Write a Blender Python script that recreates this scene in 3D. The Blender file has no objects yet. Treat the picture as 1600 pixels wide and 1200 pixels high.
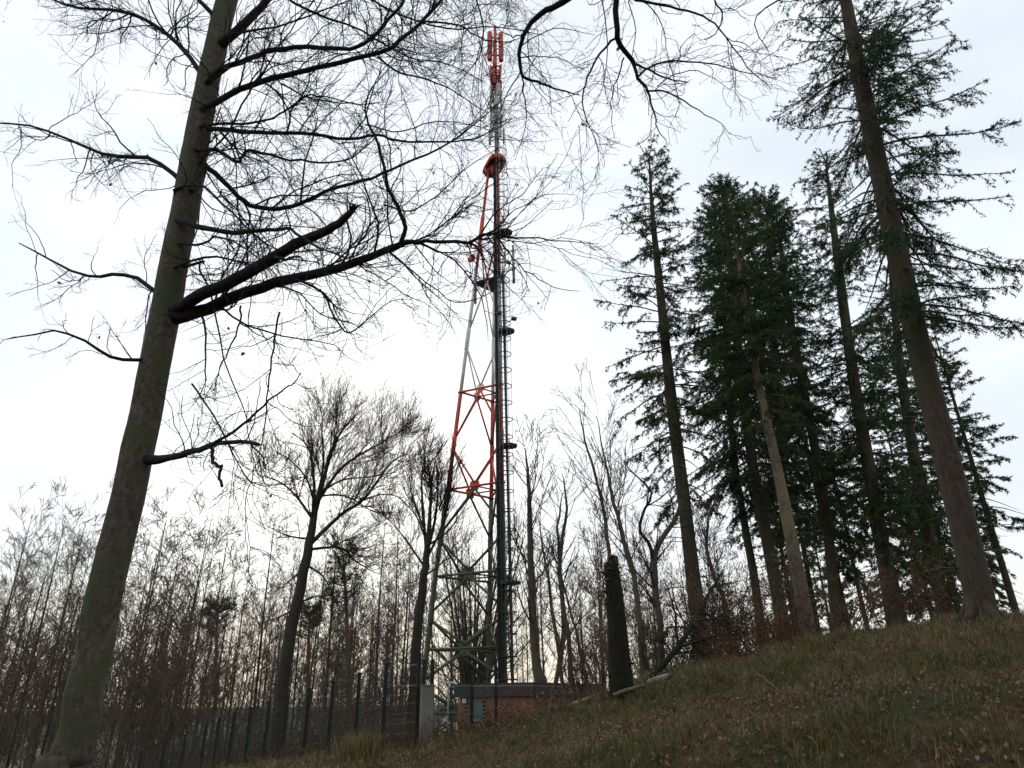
import bpy, math, random
import numpy as np
from math import radians as rad, sin, cos, pi

# ------------------------------------------------------------------ camera / light
scene = bpy.context.scene
COL = scene.collection
F = 1068.0; CX = 788.0; CY = 600.0
EYE = 1.6
PITCH = math.atan(490.0 / F)
ROLL = -0.0159
cam_d = bpy.data.cameras.new('camera')
cam = bpy.data.objects.new('camera', cam_d); COL.objects.link(cam)
cam_d.sensor_fit = 'HORIZONTAL'; cam_d.sensor_width = 36.0
cam_d.lens = 36.0 * F / 1600.0
cam_d.shift_x = (800.0 - CX) / 1600.0
cam_d.clip_start = 0.05; cam_d.clip_end = 6000
from mathutils import Matrix, Vector
Rm = Matrix.Rotation(pi/2 + PITCH, 3, 'X') @ Matrix.Rotation(ROLL, 3, 'Z')
cam.location = (0, 0, EYE)
cam.rotation_euler = Rm.to_euler()
scene.camera = cam
RN = np.array(Rm)

def ray(px, py):
    return RN @ np.array([(px - CX) / F, (CY - py) / F, -1.0])
def P(px, py, Y):
    """point seen at photo pixel (px,py) at Y metres in front of the camera"""
    d = ray(px, py)
    return np.array([0, 0, EYE]) + d * (Y / d[1])
def proj(p):
    v = RN.T @ (np.asarray(p, float) - np.array([0, 0, EYE]))
    return CX - v[0] / v[2] * F, CY + v[1] / v[2] * F

SUN_EL, SUN_AZ = 24.0, -12.0          # azimuth measured from +Y towards +X
w = bpy.data.worlds.new('World'); scene.world = w; w.use_nodes = True
nt = w.node_tree; nt.nodes.clear()
def nd(t, kind, **kw):
    n = t.nodes.new(kind)
    for k, v in kw.items(): setattr(n, k, v)
    return n
out = nd(nt, 'ShaderNodeOutputWorld')
sky = nd(nt, 'ShaderNodeTexSky', sky_type='NISHITA', sun_disc=False)
sky.sun_elevation = rad(SUN_EL); sky.sun_rotation = rad(SUN_AZ)
sky.air_density = 1.0; sky.dust_density = 2.0; sky.ozone_density = 1.0
bg1 = nd(nt, 'ShaderNodeBackground'); bg1.inputs[1].default_value = 0.10
nt.links.new(sky.outputs[0], bg1.inputs[0])
# the overcast deck: pale, brighter thin places, warm towards the horizon
tc = nd(nt, 'ShaderNodeTexCoord')
sep = nd(nt, 'ShaderNodeSeparateXYZ'); nt.links.new(tc.outputs['Generated'], sep.inputs[0])
ramp = nd(nt, 'ShaderNodeValToRGB')
e = ramp.color_ramp.elements
e[0].position = 0.0; e[0].color = (0.84, 0.78, 0.66, 1)
e[1].position = 0.75; e[1].color = (0.93, 0.97, 1.02, 1)
x = ramp.color_ramp.elements.new(0.06); x.color = (0.96, 0.92, 0.82, 1)
x = ramp.color_ramp.elements.new(0.16); x.color = (.97, 1.0, 1.0, 1)
x = ramp.color_ramp.elements.new(0.30); x.color = (1.0, 1.03, 1.06, 1)
x = ramp.color_ramp.elements.new(0.48); x.color = (0.95, 1.0, 1.06, 1)
nt.links.new(sep.outputs[2], ramp.inputs[0])
mp = nd(nt, 'ShaderNodeMapping'); mp.inputs['Scale'].default_value = (1.2, 1.2, 2.6)
nt.links.new(tc.outputs['Generated'], mp.inputs[0])
noi = nd(nt, 'ShaderNodeTexNoise'); noi.inputs['Scale'].default_value = 1.9
noi.inputs['Detail'].default_value = 5; noi.inputs['Roughness'].default_value = 0.5; noi.inputs['Distortion'].default_value = 0.6
nt.links.new(mp.outputs[0], noi.inputs['Vector'])
r2 = nd(nt, 'ShaderNodeValToRGB')
r2.color_ramp.elements[0].position = 0.34; r2.color_ramp.elements[0].color = (0.86, 0.90, 0.93, 1)
r2.color_ramp.elements[1].position = 0.62; r2.color_ramp.elements[1].color = (1.06, 1.08, 1.09, 1)
nt.links.new(noi.outputs[0], r2.inputs[0])
mul = nd(nt, 'ShaderNodeMix', data_type='RGBA', blend_type='MULTIPLY'); mul.inputs['Factor'].default_value = 1
nt.links.new(ramp.outputs[0], mul.inputs['A']); nt.links.new(r2.outputs[0], mul.inputs['B'])
bg2 = nd(nt, 'ShaderNodeBackground'); bg2.inputs[1].default_value = 1.10
nt.links.new(mul.outputs['Result'], bg2.inputs[0])
mx = nd(nt, 'ShaderNodeMixShader'); mx.inputs[0].default_value = 0.88
nt.links.new(bg1.outputs[0], mx.inputs[1]); nt.links.new(bg2.outputs[0], mx.inputs[2])
nt.links.new(mx.outputs[0], out.inputs[0])

sd = bpy.data.lights.new('sun', 'SUN'); sd.energy = 0.6; sd.angle = rad(20); sd.color = (1, .93, .82)
so = bpy.data.objects.new('sun', sd); COL.objects.link(so)
dirv = Vector((sin(rad(SUN_AZ)) * cos(rad(SUN_EL)), cos(rad(SUN_AZ)) * cos(rad(SUN_EL)), sin(rad(SUN_EL))))
so.rotation_euler = dirv.to_track_quat('Z', 'Y').to_euler(); so.location = (0, 0, 60)
vs = scene.view_settings
vs.view_transform = 'Standard'; vs.look = 'None'; vs.gamma = 1.0; vs.exposure = 0.0; vs.use_curve_mapping = False
scene.cycles.max_bounces = 5; scene.cycles.diffuse_bounces = 3; scene.cycles.glossy_bounces = 2
scene.cycles.transparent_max_bounces = 4

# ------------------------------------------------------------------ mesh helpers
rng = np.random.default_rng(7)
def nrm(v):
    return v / (np.linalg.norm(v, axis=-1, keepdims=True) + 1e-12)
class MB:
    def __init__(s): s.v = []; s.f = []; s.n = 0
    def add(s, v, f, mi=0, smooth=False):
        v = np.asarray(v, float).reshape(-1, 3); f = np.asarray(f, int)
        if len(f) == 0: return
        s.v.append(v); s.f.append((f + s.n, np.broadcast_to(np.asarray(mi), (len(f),)), smooth)); s.n += len(v)
    def tubes(s, Pp, R, sides=5, mi=0, caps=False):
        """Pp (n,k,3) polylines, R (n,k) radii"""
        n, k, _ = Pp.shape
        if n == 0: return
        T = np.empty_like(Pp); T[:, 1:-1] = Pp[:, 2:] - Pp[:, :-2]; T[:, 0] = Pp[:, 1] - Pp[:, 0]; T[:, -1] = Pp[:, -1] - Pp[:, -2]
        T = nrm(T)
        ov = nrm(Pp[:, -1] - Pp[:, 0])
        ref = np.where(np.abs(ov[:, 2:3]) > 0.75, np.array([[1., 0, 0]]), np.array([[0, 0, 1.]]))[:, None, :]
        U = nrm(np.cross(T, np.broadcast_to(ref, T.shape))); W = np.cross(T, U)
        a = np.arange(sides) * 2 * pi / sides
        V = Pp[:, :, None] + R[:, :, None, None] * (np.cos(a)[None, None, :, None] * U[:, :, None] + np.sin(a)[None, None, :, None] * W[:, :, None])
        idx = np.arange(n * k * sides).reshape(n, k, sides)
        A = idx[:, :-1]; B = idx[:, 1:]
        f = np.stack([A, np.roll(A, -1, 2), np.roll(B, -1, 2), B], -1).reshape(-1, 4)[:, ::-1]
        base = s.n
        s.add(V, f, mi, True)
        if caps:
            s.f.append((idx[:, 0, :] + base, np.zeros(n, int) + mi, False))
            s.f.append((idx[:, -1, ::-1] + base, np.zeros(n, int) + mi, False))
    def tube(s, pts, r, sides=8, mi=0, caps=True):
        pts = np.asarray(pts, float); r = np.broadcast_to(np.asarray(r, float), (len(pts),))
        s.tubes(pts[None], np.array(r)[None], sides, mi, caps)
    def box(s, c, size, rot=0.0, mi=0):
        h = np.asarray(size, float) / 2
        v = np.array([[x, y, z] for x in (-1, 1) for y in (-1, 1) for z in (-1, 1)]) * h
        cr, sr = cos(rot), sin(rot)
        v = np.stack([v[:, 0] * cr - v[:, 1] * sr, v[:, 0] * sr + v[:, 1] * cr, v[:, 2]], 1) + np.asarray(c, float)
        s.add(v, [[0, 1, 3, 2], [4, 6, 7, 5], [0, 4, 5, 1], [2, 3, 7, 6], [0, 2, 6, 4], [1, 5, 7, 3]], mi)
    def prism(s, poly, z0, z1, mi=0):
        poly = np.asarray(poly, float); n = len(poly)
        v = np.concatenate([np.c_[poly, np.full(n, z0)], np.c_[poly, np.full(n, z1)]])
        i = np.arange(n); j = (i + 1) % n
        s.add(v, np.stack([i, j, j + n, i + n], 1), mi)
        b = s.n - 2 * n
        s.f.append((np.array([i[::-1] + b]), np.zeros(1, int) + mi, False)); s.f.append((np.array([i + n + b]), np.zeros(1, int) + mi, False))
    def mesh(s, name, mats):
        me = bpy.data.meshes.new(name)
        V = np.concatenate(s.v)
        tot = [np.full(len(f), f.shape[1]) for f, _, _ in s.f]
        lt = np.concatenate(tot); li = np.concatenate([f.reshape(-1) for f, _, _ in s.f])
        mi = np.concatenate([m for _, m, _ in s.f]); sm = np.concatenate([np.full(len(f), q) for f, _, q in s.f])
        me.vertices.add(len(V)); me.vertices.foreach_set('co', V.astype(np.float32).ravel())
        me.loops.add(len(li)); me.loops.foreach_set('vertex_index', li.astype(np.int32))
        me.polygons.add(len(lt)); me.polygons.foreach_set('loop_start', (np.cumsum(lt) - lt).astype(np.int32))
        me.polygons.foreach_set('loop_total', lt.astype(np.int32))
        me.polygons.foreach_set('material_index', mi.astype(np.int32))
        me.polygons.foreach_set('use_smooth', sm.astype(bool))
        if not isinstance(mats, (list, tuple)): mats = [mats]
        for m in mats: me.materials.append(m)
        me.update(calc_edges=True); me.validate()
        return me
    def build(s, name, mats, parent=None, kind=None, label=None):
        o = bpy.data.objects.new(name, s.mesh(name, mats)); COL.objects.link(o)
        if parent is not None:
            o.parent = parent
            l = parent
            off = Vector((0, 0, 0))
            while l is not None: off += l.location; l = l.parent
            o.location = -off if off.length > 0 else (0, 0, 0)
        if kind: o['kind'] = kind
        if label: o['label'] = label
        return o
def place(name, me, parent, loc, rot=0):
    o = bpy.data.objects.new(name, me); COL.objects.link(o); o.parent = parent; o.location = loc; o.rotation_euler = (0, 0, rot)
    return o
def tag(o, label, cat, group=None):
    o['label'] = label; o['category'] = cat
    if group: o['group'] = group
    return o
def thing(name, label, cat, loc=(0, 0, 0), group=None):
    o = bpy.data.objects.new(name, None); COL.objects.link(o); o.location = tuple(float(q) for q in loc); o.empty_display_size = .3
    return tag(o, label, cat, group)

# ------------------------------------------------------------------ materials
def mat(name, c1, c2, scale=4.0, rough=0.85, bump=0.3, stretch=(1, 1, 1), c3=None, metal=0.0, detail=6, bdist=0.02, coord='Object', big=0.35):
    m = bpy.data.materials.new(name); m.use_nodes = True; t = m.node_tree
    b = t.nodes['Principled BSDF']; b.inputs['Roughness'].default_value = rough; b.inputs['Metallic'].default_value = metal
    b.inputs['Specular IOR Level'].default_value = 0.3
    tc = nd(t, 'ShaderNodeTexCoord'); mp = nd(t, 'ShaderNodeMapping'); mp.inputs['Scale'].default_value = stretch
    t.links.new(tc.outputs[coord], mp.inputs[0])
    n = nd(t, 'ShaderNodeTexNoise'); n.inputs['Scale'].default_value = scale; n.inputs['Detail'].default_value = detail; n.inputs['Roughness'].default_value = .65
    t.links.new(mp.outputs[0], n.inputs['Vector'])
    r = nd(t, 'ShaderNodeValToRGB'); r.color_ramp.elements[0].position = .33; r.color_ramp.elements[1].position = .68
    r.color_ramp.elements[0].color = (*c1, 1); r.color_ramp.elements[1].color = (*c2, 1)
    t.links.new(n.outputs[0], r.inputs[0]); col = r.outputs[0]
    if c3:
        n2 = nd(t, 'ShaderNodeTexNoise'); n2.inputs['Scale'].default_value = scale * big * .3; n2.inputs['Detail'].default_value = 4
        t.links.new(tc.outputs[coord], n2.inputs['Vector'])
        r3 = nd(t, 'ShaderNodeValToRGB'); r3.color_ramp.elements[0].position = .46; r3.color_ramp.elements[1].position = .6
        t.links.new(n2.outputs[0], r3.inputs[0])
        mxx = nd(t, 'ShaderNodeMix', data_type='RGBA'); t.links.new(r3.outputs[0], mxx.inputs['Factor'])
        t.links.new(col, mxx.inputs['A']); mxx.inputs['B'].default_value = (*c3, 1); col = mxx.outputs['Result']
    t.links.new(col, b.inputs['Base Color'])
    if bump:
        bp = nd(t, 'ShaderNodeBump'); bp.inputs['Strength'].default_value = bump; bp.inputs['Distance'].default_value = bdist
        t.links.new(n.outputs[0], bp.inputs['Height']); t.links.new(bp.outputs[0], b.inputs['Normal'])
    return m
def leafmat(name, c1, c2, scale, trans=.25):
    m = mat(name, c1, c2, scale, .7, 0)
    b = m.node_tree.nodes['Principled BSDF']
    b.inputs['Transmission Weight'].default_value = 0
    t = m.node_tree; tr = nd(t, 'ShaderNodeBsdfTranslucent'); ms = nd(t, 'ShaderNodeMixShader'); ms.inputs[0].default_value = trans
    col = b.inputs['Base Color'].links[0].from_socket; t.links.new(col, tr.inputs[0])
    o = t.nodes['Material Output']; t.links.new(b.outputs[0], ms.inputs[1]); t.links.new(tr.outputs[0], ms.inputs[2]); t.links.new(ms.outputs[0], o.inputs[0])
    return m
M = {}
M['bark_beech'] = mat('bark_beech', (.06, .05, .038), (.14, .118, .09), 9, .9, .7, (1, 1, .5), (.095, .09, .058))
M['bark_dark'] = mat('bark_dark', (.022, .018, .015), (.055, .044, .036), 10, .9, .6, (1, 1, .3), (.035, .038, .02))
M['bark_brown'] = mat('bark_brown', (.045, .034, .026), (.11, .085, .066), 9, .9, .6, (1, 1, .3), (.09, .08, .05))
M['bark_spruce'] = mat('bark_spruce', (.03, .022, .017), (.085, .062, .046), 12, .95, .8, (1, 1, .35), (.055, .05, .028), bdist=.03)
M['bark_pale'] = mat('bark_pale', (.075, .058, .04), (.17, .13, .09), 12, .95, .7, (1, 1, .35), (.17, .13, .08), bdist=.03)
M['bark_pine'] = mat('bark_pine', (.08, .045, .03), (.16, .09, .055), 12, .9, .5, (1, 1, .4))
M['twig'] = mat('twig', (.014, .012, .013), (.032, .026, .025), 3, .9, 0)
M['twig_brown'] = mat('twig_brown', (.060, .045, .034), (.13, .098, .073), 2, .9, 0)
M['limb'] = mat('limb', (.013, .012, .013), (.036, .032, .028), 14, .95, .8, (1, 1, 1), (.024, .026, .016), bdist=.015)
M['bark_near'] = mat('bark_near', (.045, .038, .028), (.15, .125, .095), 22, .92, 1.0, (1, 1, .55), (.075, .082, .04), bdist=.03, detail=12, big=.5)
M['moss_bark'] = mat('moss_bark', (.006, .0055, .004), (.022, .018, .012), 14, .95, 1.0, (1, 1, .45), (.011, .013, .004), bdist=.03)
M['raw_wood'] = mat('raw_wood', (.16, .06, .03), (.34, .17, .08), 20, .9, .6, (1, 1, .2))
M['needles'] = leafmat('needles', (.028, .050, .016), (.075, .115, .036), .9, .3)
M['needles_dark'] = leafmat('needles_dark', (.020, .046, .020), (.052, .098, .038), .8, .3)
M['needles_pine'] = leafmat('needles_pine', (.02, .04, .02), (.05, .08, .035), 1.0, .2)
M['leaf_rust'] = leafmat('leaf_rust', (.11, .042, .02), (.28, .12, .055), 2.5, .35)
M['leaf_tan'] = leafmat('leaf_tan', (.17, .11, .065), (.36, .25, .16), 5, .2)
M['leaf_brown'] = leafmat('leaf_brown', (.055, .026, .012), (.13, .068, .03), 5, .2)
M['leaf_brown2'] = leafmat('leaf_brown2', (.10, .055, .028), (.2, .12, .06), 5, .2)
M['grass_green'] = leafmat('grass_green', (.032, .048, .008), (.085, .11, .022), 1.4, .25)
M['grass_straw'] = leafmat('grass_straw', (.13, .095, .04), (.32, .24, .115), 2.0, .2)
M['grass_olive'] = leafmat('grass_olive', (.055, .054, .015), (.145, .125, .04), 1.4, .25)
M['ivy'] = leafmat('ivy', (.02, .038, .012), (.05, .075, .022), 3, .2)
M['red'] = mat('red_paint', (.56, .062, .026), (.72, .12, .05), 5, .5, .05, c3=(.38, .075, .05))
M['white'] = mat('white_paint', (.68, .69, .70), (.80, .81, .82), 5, .5, .05, c3=(.56, .56, .53))
M['green'] = mat('green_paint', (.06, .085, .05), (.10, .125, .075), 5, .6, .05, c3=(.08, .095, .055))
M['galv'] = mat('galvanised', (.17, .18, .19), (.32, .33, .34), 7, .5, .05, metal=.4)
M['black'] = mat('black_duct', (.010, .011, .014), (.022, .024, .030), 5, .8, .05)
M['darkmetal'] = mat('dark_metal', (.02, .022, .026), (.05, .052, .058), 9, .6, .1)
M['grating'] = mat('grating_metal', (.05, .05, .055), (.11, .11, .12), 30, .6, .3)
M['tan'] = mat('tan_tube', (.24, .21, .16), (.33, .29, .22), 5, .5, .05)
M['antwhite'] = mat('antenna_grey', (.34, .35, .33), (.52, .53, .50), 5, .5, .05)
M['fencegreen'] = mat('fence_green', (.006, .010, .010), (.012, .020, .018), 8, .5, .05)
M['fencewire'] = mat('fence_wire', (.03, .05, .038), (.06, .085, .065), 8, .5, 0)
M['steelwire'] = mat('steel_wire', (.3, .31, .32), (.45, .46, .47), 8, .5, 0)
M['concrete'] = mat('concrete', (.17, .145, .135), (.24, .21, .195), 5, .9, .3, c3=(.15, .13, .115))
M['brick'] = mat('brick', (.20, .092, .06), (.34, .16, .11), 3.5, .9, .3, detail=9)
M['mortar'] = mat('mortar', (.16, .12, .10), (.24, .19, .15), 14, .95, .3)
M['fascia'] = mat('fascia', (.045, .032, .032), (.085, .062, .06), 4, .7, .2)
M['fascia2'] = mat('fascia_teal', (.02, .035, .036), (.035, .055, .055), 4, .7, .2)
M['roofing'] = mat('roofing', (.04, .038, .036), (.08, .075, .07), 8, .9, .3)
M['teal'] = mat('teal_door', (.07, .125, .115), (.10, .16, .145), 3, .6, .1)
M['birch'] = mat('birch_bark', (.20, .17, .14), (.42, .38, .32), 10, .8, .4, (1, 1, 4), (.12, .09, .07))
M['farwood'] = mat('far_wood', (.05, .04, .032), (.11, .09, .072), .25, .95, .4, (1, 1, .3), bdist=1.0)
def ground_mat():
    m = bpy.data.materials.new('ground'); m.use_nodes = True; t = m.node_tree; b = t.nodes['Principled BSDF']; b.inputs['Roughness'].default_value = .95
    b.inputs['Specular IOR Level'].default_value = .15
    tc = nd(t, 'ShaderNodeTexCoord')
    def noise(s, d=8, r=.6):
        n = nd(t, 'ShaderNodeTexNoise'); n.inputs['Scale'].default_value = s; n.inputs['Detail'].default_value = d; n.inputs['Roughness'].default_value = r
        t.links.new(tc.outputs['Object'], n.inputs['Vector']); return n
    def ramp_(n, p0, c0, p1, c1):
        r = nd(t, 'ShaderNodeValToRGB'); r.color_ramp.elements[0].position = p0; r.color_ramp.elements[1].position = p1
        r.color_ramp.elements[0].color = (*c0, 1); r.color_ramp.elements[1].color = (*c1, 1); t.links.new(n.outputs[0], r.inputs[0]); return r
    n1 = noise(9); lit = ramp_(n1, .3, (.022, .013, .007), .7, (.095, .055, .028))
    n2 = noise(6); gr = ramp_(n2, .3, (.012, .02, .004), .7, (.04, .052, .012))
    n3 = noise(.55, 5); k = ramp_(n3, .44, (0, 0, 0), .6, (1, 1, 1))
    mxx = nd(t, 'ShaderNodeMix', data_type='RGBA'); t.links.new(k.outputs[0], mxx.inputs['Factor']); t.links.new(lit.outputs[0], mxx.inputs['A']); t.links.new(gr.outputs[0], mxx.inputs['B'])
    # pale winter meadow beyond the wood
    ln = nd(t, 'ShaderNodeVectorMath', operation='LENGTH'); t.links.new(tc.outputs['Object'], ln.inputs[0])
    mr = nd(t, 'ShaderNodeMapRange'); mr.inputs['From Min'].default_value = 105; mr.inputs['From Max'].default_value = 150; t.links.new(ln.outputs['Value'], mr.inputs['Value'])
    md = ramp_(noise(.012, 4), .4, (.10, .10, .075), .6, (.20, .20, .165))
    m2 = nd(t, 'ShaderNodeMix', data_type='RGBA'); t.links.new(mr.outputs[0], m2.inputs['Factor']); t.links.new(mxx.outputs['Result'], m2.inputs['A']); t.links.new(md.outputs[0], m2.inputs['B'])
    t.links.new(m2.outputs['Result'], b.inputs['Base Color'])
    bp = nd(t, 'ShaderNodeBump'); bp.inputs['Strength'].default_value = .8; bp.inputs['Distance'].default_value = .05
    t.links.new(noise(14).outputs[0], bp.inputs['Height']); t.links.new(bp.outputs[0], b.inputs['Normal'])
    return m
M['ground'] = ground_mat()

# ------------------------------------------------------------------ terrain
# control heights relative to the eye (z = h + EYE)
ctl = [(0, 0, -1.6), (-6, 0, -1.7), (6, 0, -1.2), (0, -12, -1.6), (-12, -10, -2.0), (12, -10, -.6), (14, 0, -.3),
       (0, 5, -1.45), (-4, 6, -1.7), (3, 5, -1.0), (6, 5, -.55), (9, 5, 0.),
       (-1.8, 14, -1.05), (-.5, 14, -.95), (.6, 14, -.62), (1.6, 14, -.30), (2.3, 14, -.02), (4.0, 13.5, .46), (6.6, 13.5, .84), (11, 13.5, 1.3), (16, 14, 1.7),
       (1, 10, -.8), (3, 10, -.22), (5, 9.5, .15), (8, 9.5, .5), (-2, 10, -1.3), (-6, 10, -1.9),
       (-4.5, 19, -1.35), (-3.2, 19, -1.15), (-1.8, 20, -1.05), (0, 20, -.75), (-7, 21, -1.9), (-10, 24, -2.6), (-13, 27.5, -3.2), (-18, 30, -4.2), (-12, 15, -2.6), (-20, 15, -3.4),
       (0, 25, -1.8), (2, 20, -.5), (4, 20, .15), (8, 20, .9), (12, 22, 1.2), (20, 25, 1.9), (8, 27, .9), (14, 30, 1.2),
       (1, 30, -2.2), (-2, 31, -2.4), (-4, 38, -2.6), (-1, 40, -2.5), (3, 42, -1.0), (6, 40, -.3), (5.5, 31, -.8), (-10, 40, -4.), (-25, 45, -6.5),
       (0, 60, -4.5), (12, 50, -1), (30, 50, .5), (30, 20, 4), (30, -5, 2), (-30, 0, -4), (-30, 70, -10), (0, 100, -10), (40, 100, -7), (-60, 60, -11), (70, 60, -3), (-80, 130, -16), (80, 140, -14), (0, 160, -17)]
C = np.array(ctl, float)
def _phi(d2): return np.sqrt(d2 + 4.0)
_A = _phi(((C[:, None, :2] - C[None, :, :2]) ** 2).sum(-1))
_wt = np.linalg.solve(np.block([[_A + 0*np.eye(len(C)), np.ones((len(C), 1))], [np.ones((1, len(C))), np.zeros((1, 1))]]), np.append(C[:, 2], 0))
_wave = rng.uniform(0, 2 * pi, (14, 2)); _wd = rng.uniform(0, 2 * pi, 14); _wf = np.geomspace(.5, 5.0, 14)
def hz(X, Y):
    X = np.asarray(X, float); Y = np.asarray(Y, float)
    sh = X.shape; x = X.ravel(); y = Y.ravel()
    z = np.empty(len(x))
    for i in range(0, len(x), 20000):
        d2 = (x[i:i+20000, None] - C[:, 0]) ** 2 + (y[i:i+20000, None] - C[:, 1]) ** 2
        z[i:i+20000] = _phi(d2) @ _wt[:-1] + _wt[-1]
    r = np.hypot(x, y - 40)
    k = np.clip((r - 110) / 120, 0, 1); k = k * k * (3 - 2 * k)
    z = z * (1 - k) + (-20) * k
    near = np.exp(-(r / 70) ** 2)
    for i in range(14):
        z += .045 / _wf[i] ** .8 * near * np.sin(_wf[i] * (x * cos(_wd[i]) + y * sin(_wd[i])) + _wave[i, 0])
    return (z + EYE).reshape(sh)
def gz(x, y): return float(hz(np.array([x]), np.array([y]))[0])
def axis(lo, hi, step, far, grow=1.13):
    a = list(np.arange(lo, hi + 1e-6, step)); s = step; q = a[-1]
    while q < far: s *= grow; q += s; a.append(q)
    s = step; q = a[0]; pre = []
    while q > -far: s *= grow; q -= s; pre.append(q)
    return np.array(pre[::-1] + a)
xs = axis(-14, 16, .2, 2500); ys = axis(3, 26, .2, 2500)
GX, GY = np.meshgrid(xs, ys, indexing='ij'); GZ = hz(GX, GY)
nx, ny = GX.shape; I = np.arange(nx * ny).reshape(nx, ny)
b = MB(); b.add(np.stack([GX, GY, GZ], -1).reshape(-1, 3), np.stack([I[:-1, :-1], I[1:, :-1], I[1:, 1:], I[:-1, 1:]], -1).reshape(-1, 4), 0, True)
b.build('ground', M['ground'], kind='structure')

# distant wooded ridge, a real solid hill closing the valley on the left
b = MB(); n = 1200
ang = np.linspace(-1.25, 1.25, n); top = 3 + 5 * np.sin(ang * 3 + 1) + 2 * np.sin(ang * 11) - 6 * (ang > 0) * ang
rows = [(900, -22), (960, None), (1100, None), (1350, -22)]
V = []
for (rr, hh), kf in zip(rows, (0, .75, 1, 0)):
    for q in range(n):
        zt = -22 + (top[q] + 12 + rng.normal(0, 1.3)) * kf
        V.append((sin(ang[q]) * rr, cos(ang[q]) * rr, zt))
I = np.arange(4 * n).reshape(4, n)
b.add(V, np.stack([I[:-1, :-1], I[:-1, 1:], I[1:, 1:], I[1:, :-1]], -1).reshape(-1, 4), 0, True)
b.build('hills', M['farwood'], kind='structure')

# ------------------------------------------------------------------ branch engine
def grow(p0, d0, L, r0, r1, k, wob, up, rg, curl=0.0):
    n = len(p0)
    pts = np.empty((n, k, 3)); pts[:, 0] = p0; d = nrm(d0)
    up = np.broadcast_to(np.asarray(up, float), (n,))
    for i in range(1, k):
        d = d + rg.normal(0, wob, (n, 3)); d[:, 2] += up / (k - 1); d = nrm(d)
        pts[:, i] = pts[:, i-1] + d * (L / (k - 1))[:, None]
    t = np.linspace(0, 1, k)[None]
    R = r0[:, None] * (1 - t) ** .8 + r1 * (1 - (1 - t) ** .8)
    return pts, R
def resample(pts, r, k):
    pts = np.asarray(pts, float); r = np.asarray(r, float)
    # Catmull-Rom through the traced points
    n = len(pts); q = np.linspace(0, n - 1, k); i = np.clip(q.astype(int), 0, n - 2); t = (q - i)[:, None]
    g = lambda j: pts[np.clip(j, 0, n - 1)]
    a, b_, c, d = g(i - 1), g(i), g(i + 1), g(i + 2)
    o = .5 * ((2 * b_) + (-a + c) * t + (2*a - 5*b_ + 4*c - d) * t**2 + (-a + 3*b_ - 3*c + d) * t**3)
    return o, np.interp(q, np.arange(n), r)
def spawn(Pp, R, spacing, rg, t0=.1, t1=1.0, ang=(.5, 1.1), lf=(.3, .6), taper=.6, lmin=.05, lmax=9, flat=.0, rr=.55, bias=None, rmax=1.0, biask=0.0):
    """children of polylines -> start, dir, length, r0"""
    n, k, _ = Pp.shape
    seg = np.linalg.norm(Pp[:, 1:] - Pp[:, :-1], axis=-1); Lp = seg.sum(1)
    cnt = np.maximum(1, rg.poisson(Lp * (t1 - t0) / spacing)) if np.isscalar(spacing) else spacing
    pi_ = np.repeat(np.arange(n), cnt); m = len(pi_)
    t = t0 + (t1 - t0) * rg.random(m)
    q = t * (k - 1); i = np.minimum(q.astype(int), k - 2); f = (q - i)
    pos = Pp[pi_, i] * (1 - f)[:, None] + Pp[pi_, i+1] * f[:, None]
    tan = nrm(Pp[pi_, i+1] - Pp[pi_, i]); rad_ = R[pi_, i] * (1 - f) + R[pi_, i+1] * f
    rv = rg.normal(0, 1, (m, 3)); perp = nrm(np.cross(tan, rv))
    if flat:
        side = nrm(np.cross(tan, np.array([0, 0, 1.]))) * np.sign(rg.random(m) - .5)[:, None]
        perp = nrm(perp * (1 - flat) + side * flat)
    if bias is not None: perp = nrm(perp + np.asarray(bias) * biask)
    a = rg.uniform(ang[0], ang[1], m)
    d = tan * np.cos(a)[:, None] + perp * np.sin(a)[:, None]
    L = Lp[pi_] * rg.uniform(lf[0], lf[1], m) * (1 - taper * t)
    L = np.clip(L, lmin, lmax)
    r0 = np.minimum(rad_ * rr * rg.uniform(.7, 1.1, m), rmax)
    return pos, d, L, r0

def branches(P0, R0, rg, spec, mb, mi=0):
    """spec: list of dicts per level; adds tubes; returns the last level"""
    Pp, R = P0, R0; res = []
    for s in spec:
        pos, d, L, r0 = spawn(Pp, R, s['sp'], rg, s.get('t0', .1), s.get('t1', 1.0), s['ang'], s['lf'], s.get('taper', .6), s.get('lmin', .05), s.get('lmax', 9), s.get('flat', 0), s.get('rr', .6), s.get('bias'), s.get('rmax', 1.0), s.get('biask', 0))
        if 'rl' in s: r0 = np.minimum(r0, .0022 + s['rl'] * L)
        r0 = np.maximum(r0, s['rend'])
        Pp, R = grow(pos, d, L, r0, s['rend'], s['k'], s['wob'], s['up'], rg)
        mb.tubes(Pp, R, s['sides'], mi); res.append((Pp, R))
    return res

def bare_tree(base, trunk, rt, rg, spec, first, bark='bark_brown', twig='twig_brown', bias=None, biask=0):
    """trunk (k,3), rt (k,) -> two MeshBuilders"""
    tb = MB(); tb.tube(trunk, rt, 10)
    cb = MB()
    T = trunk[None]; R = rt[None]
    pos, d, L, r0 = spawn(T, R, np.array([first['n']]), rg, first['t0'], 1.0, first['ang'], first['lf'], first['taper'], .3, 12, 0, first.get('rr', .5), bias, 1, biask)
    Pp, Rr = grow(pos, d, L, r0, first['rend'], first['k'], first['wob'], first['up'], rg)
    cb.tubes(Pp, Rr, 6)
    branches(Pp, Rr, rg, spec, cb)
    return tb, cb

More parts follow.
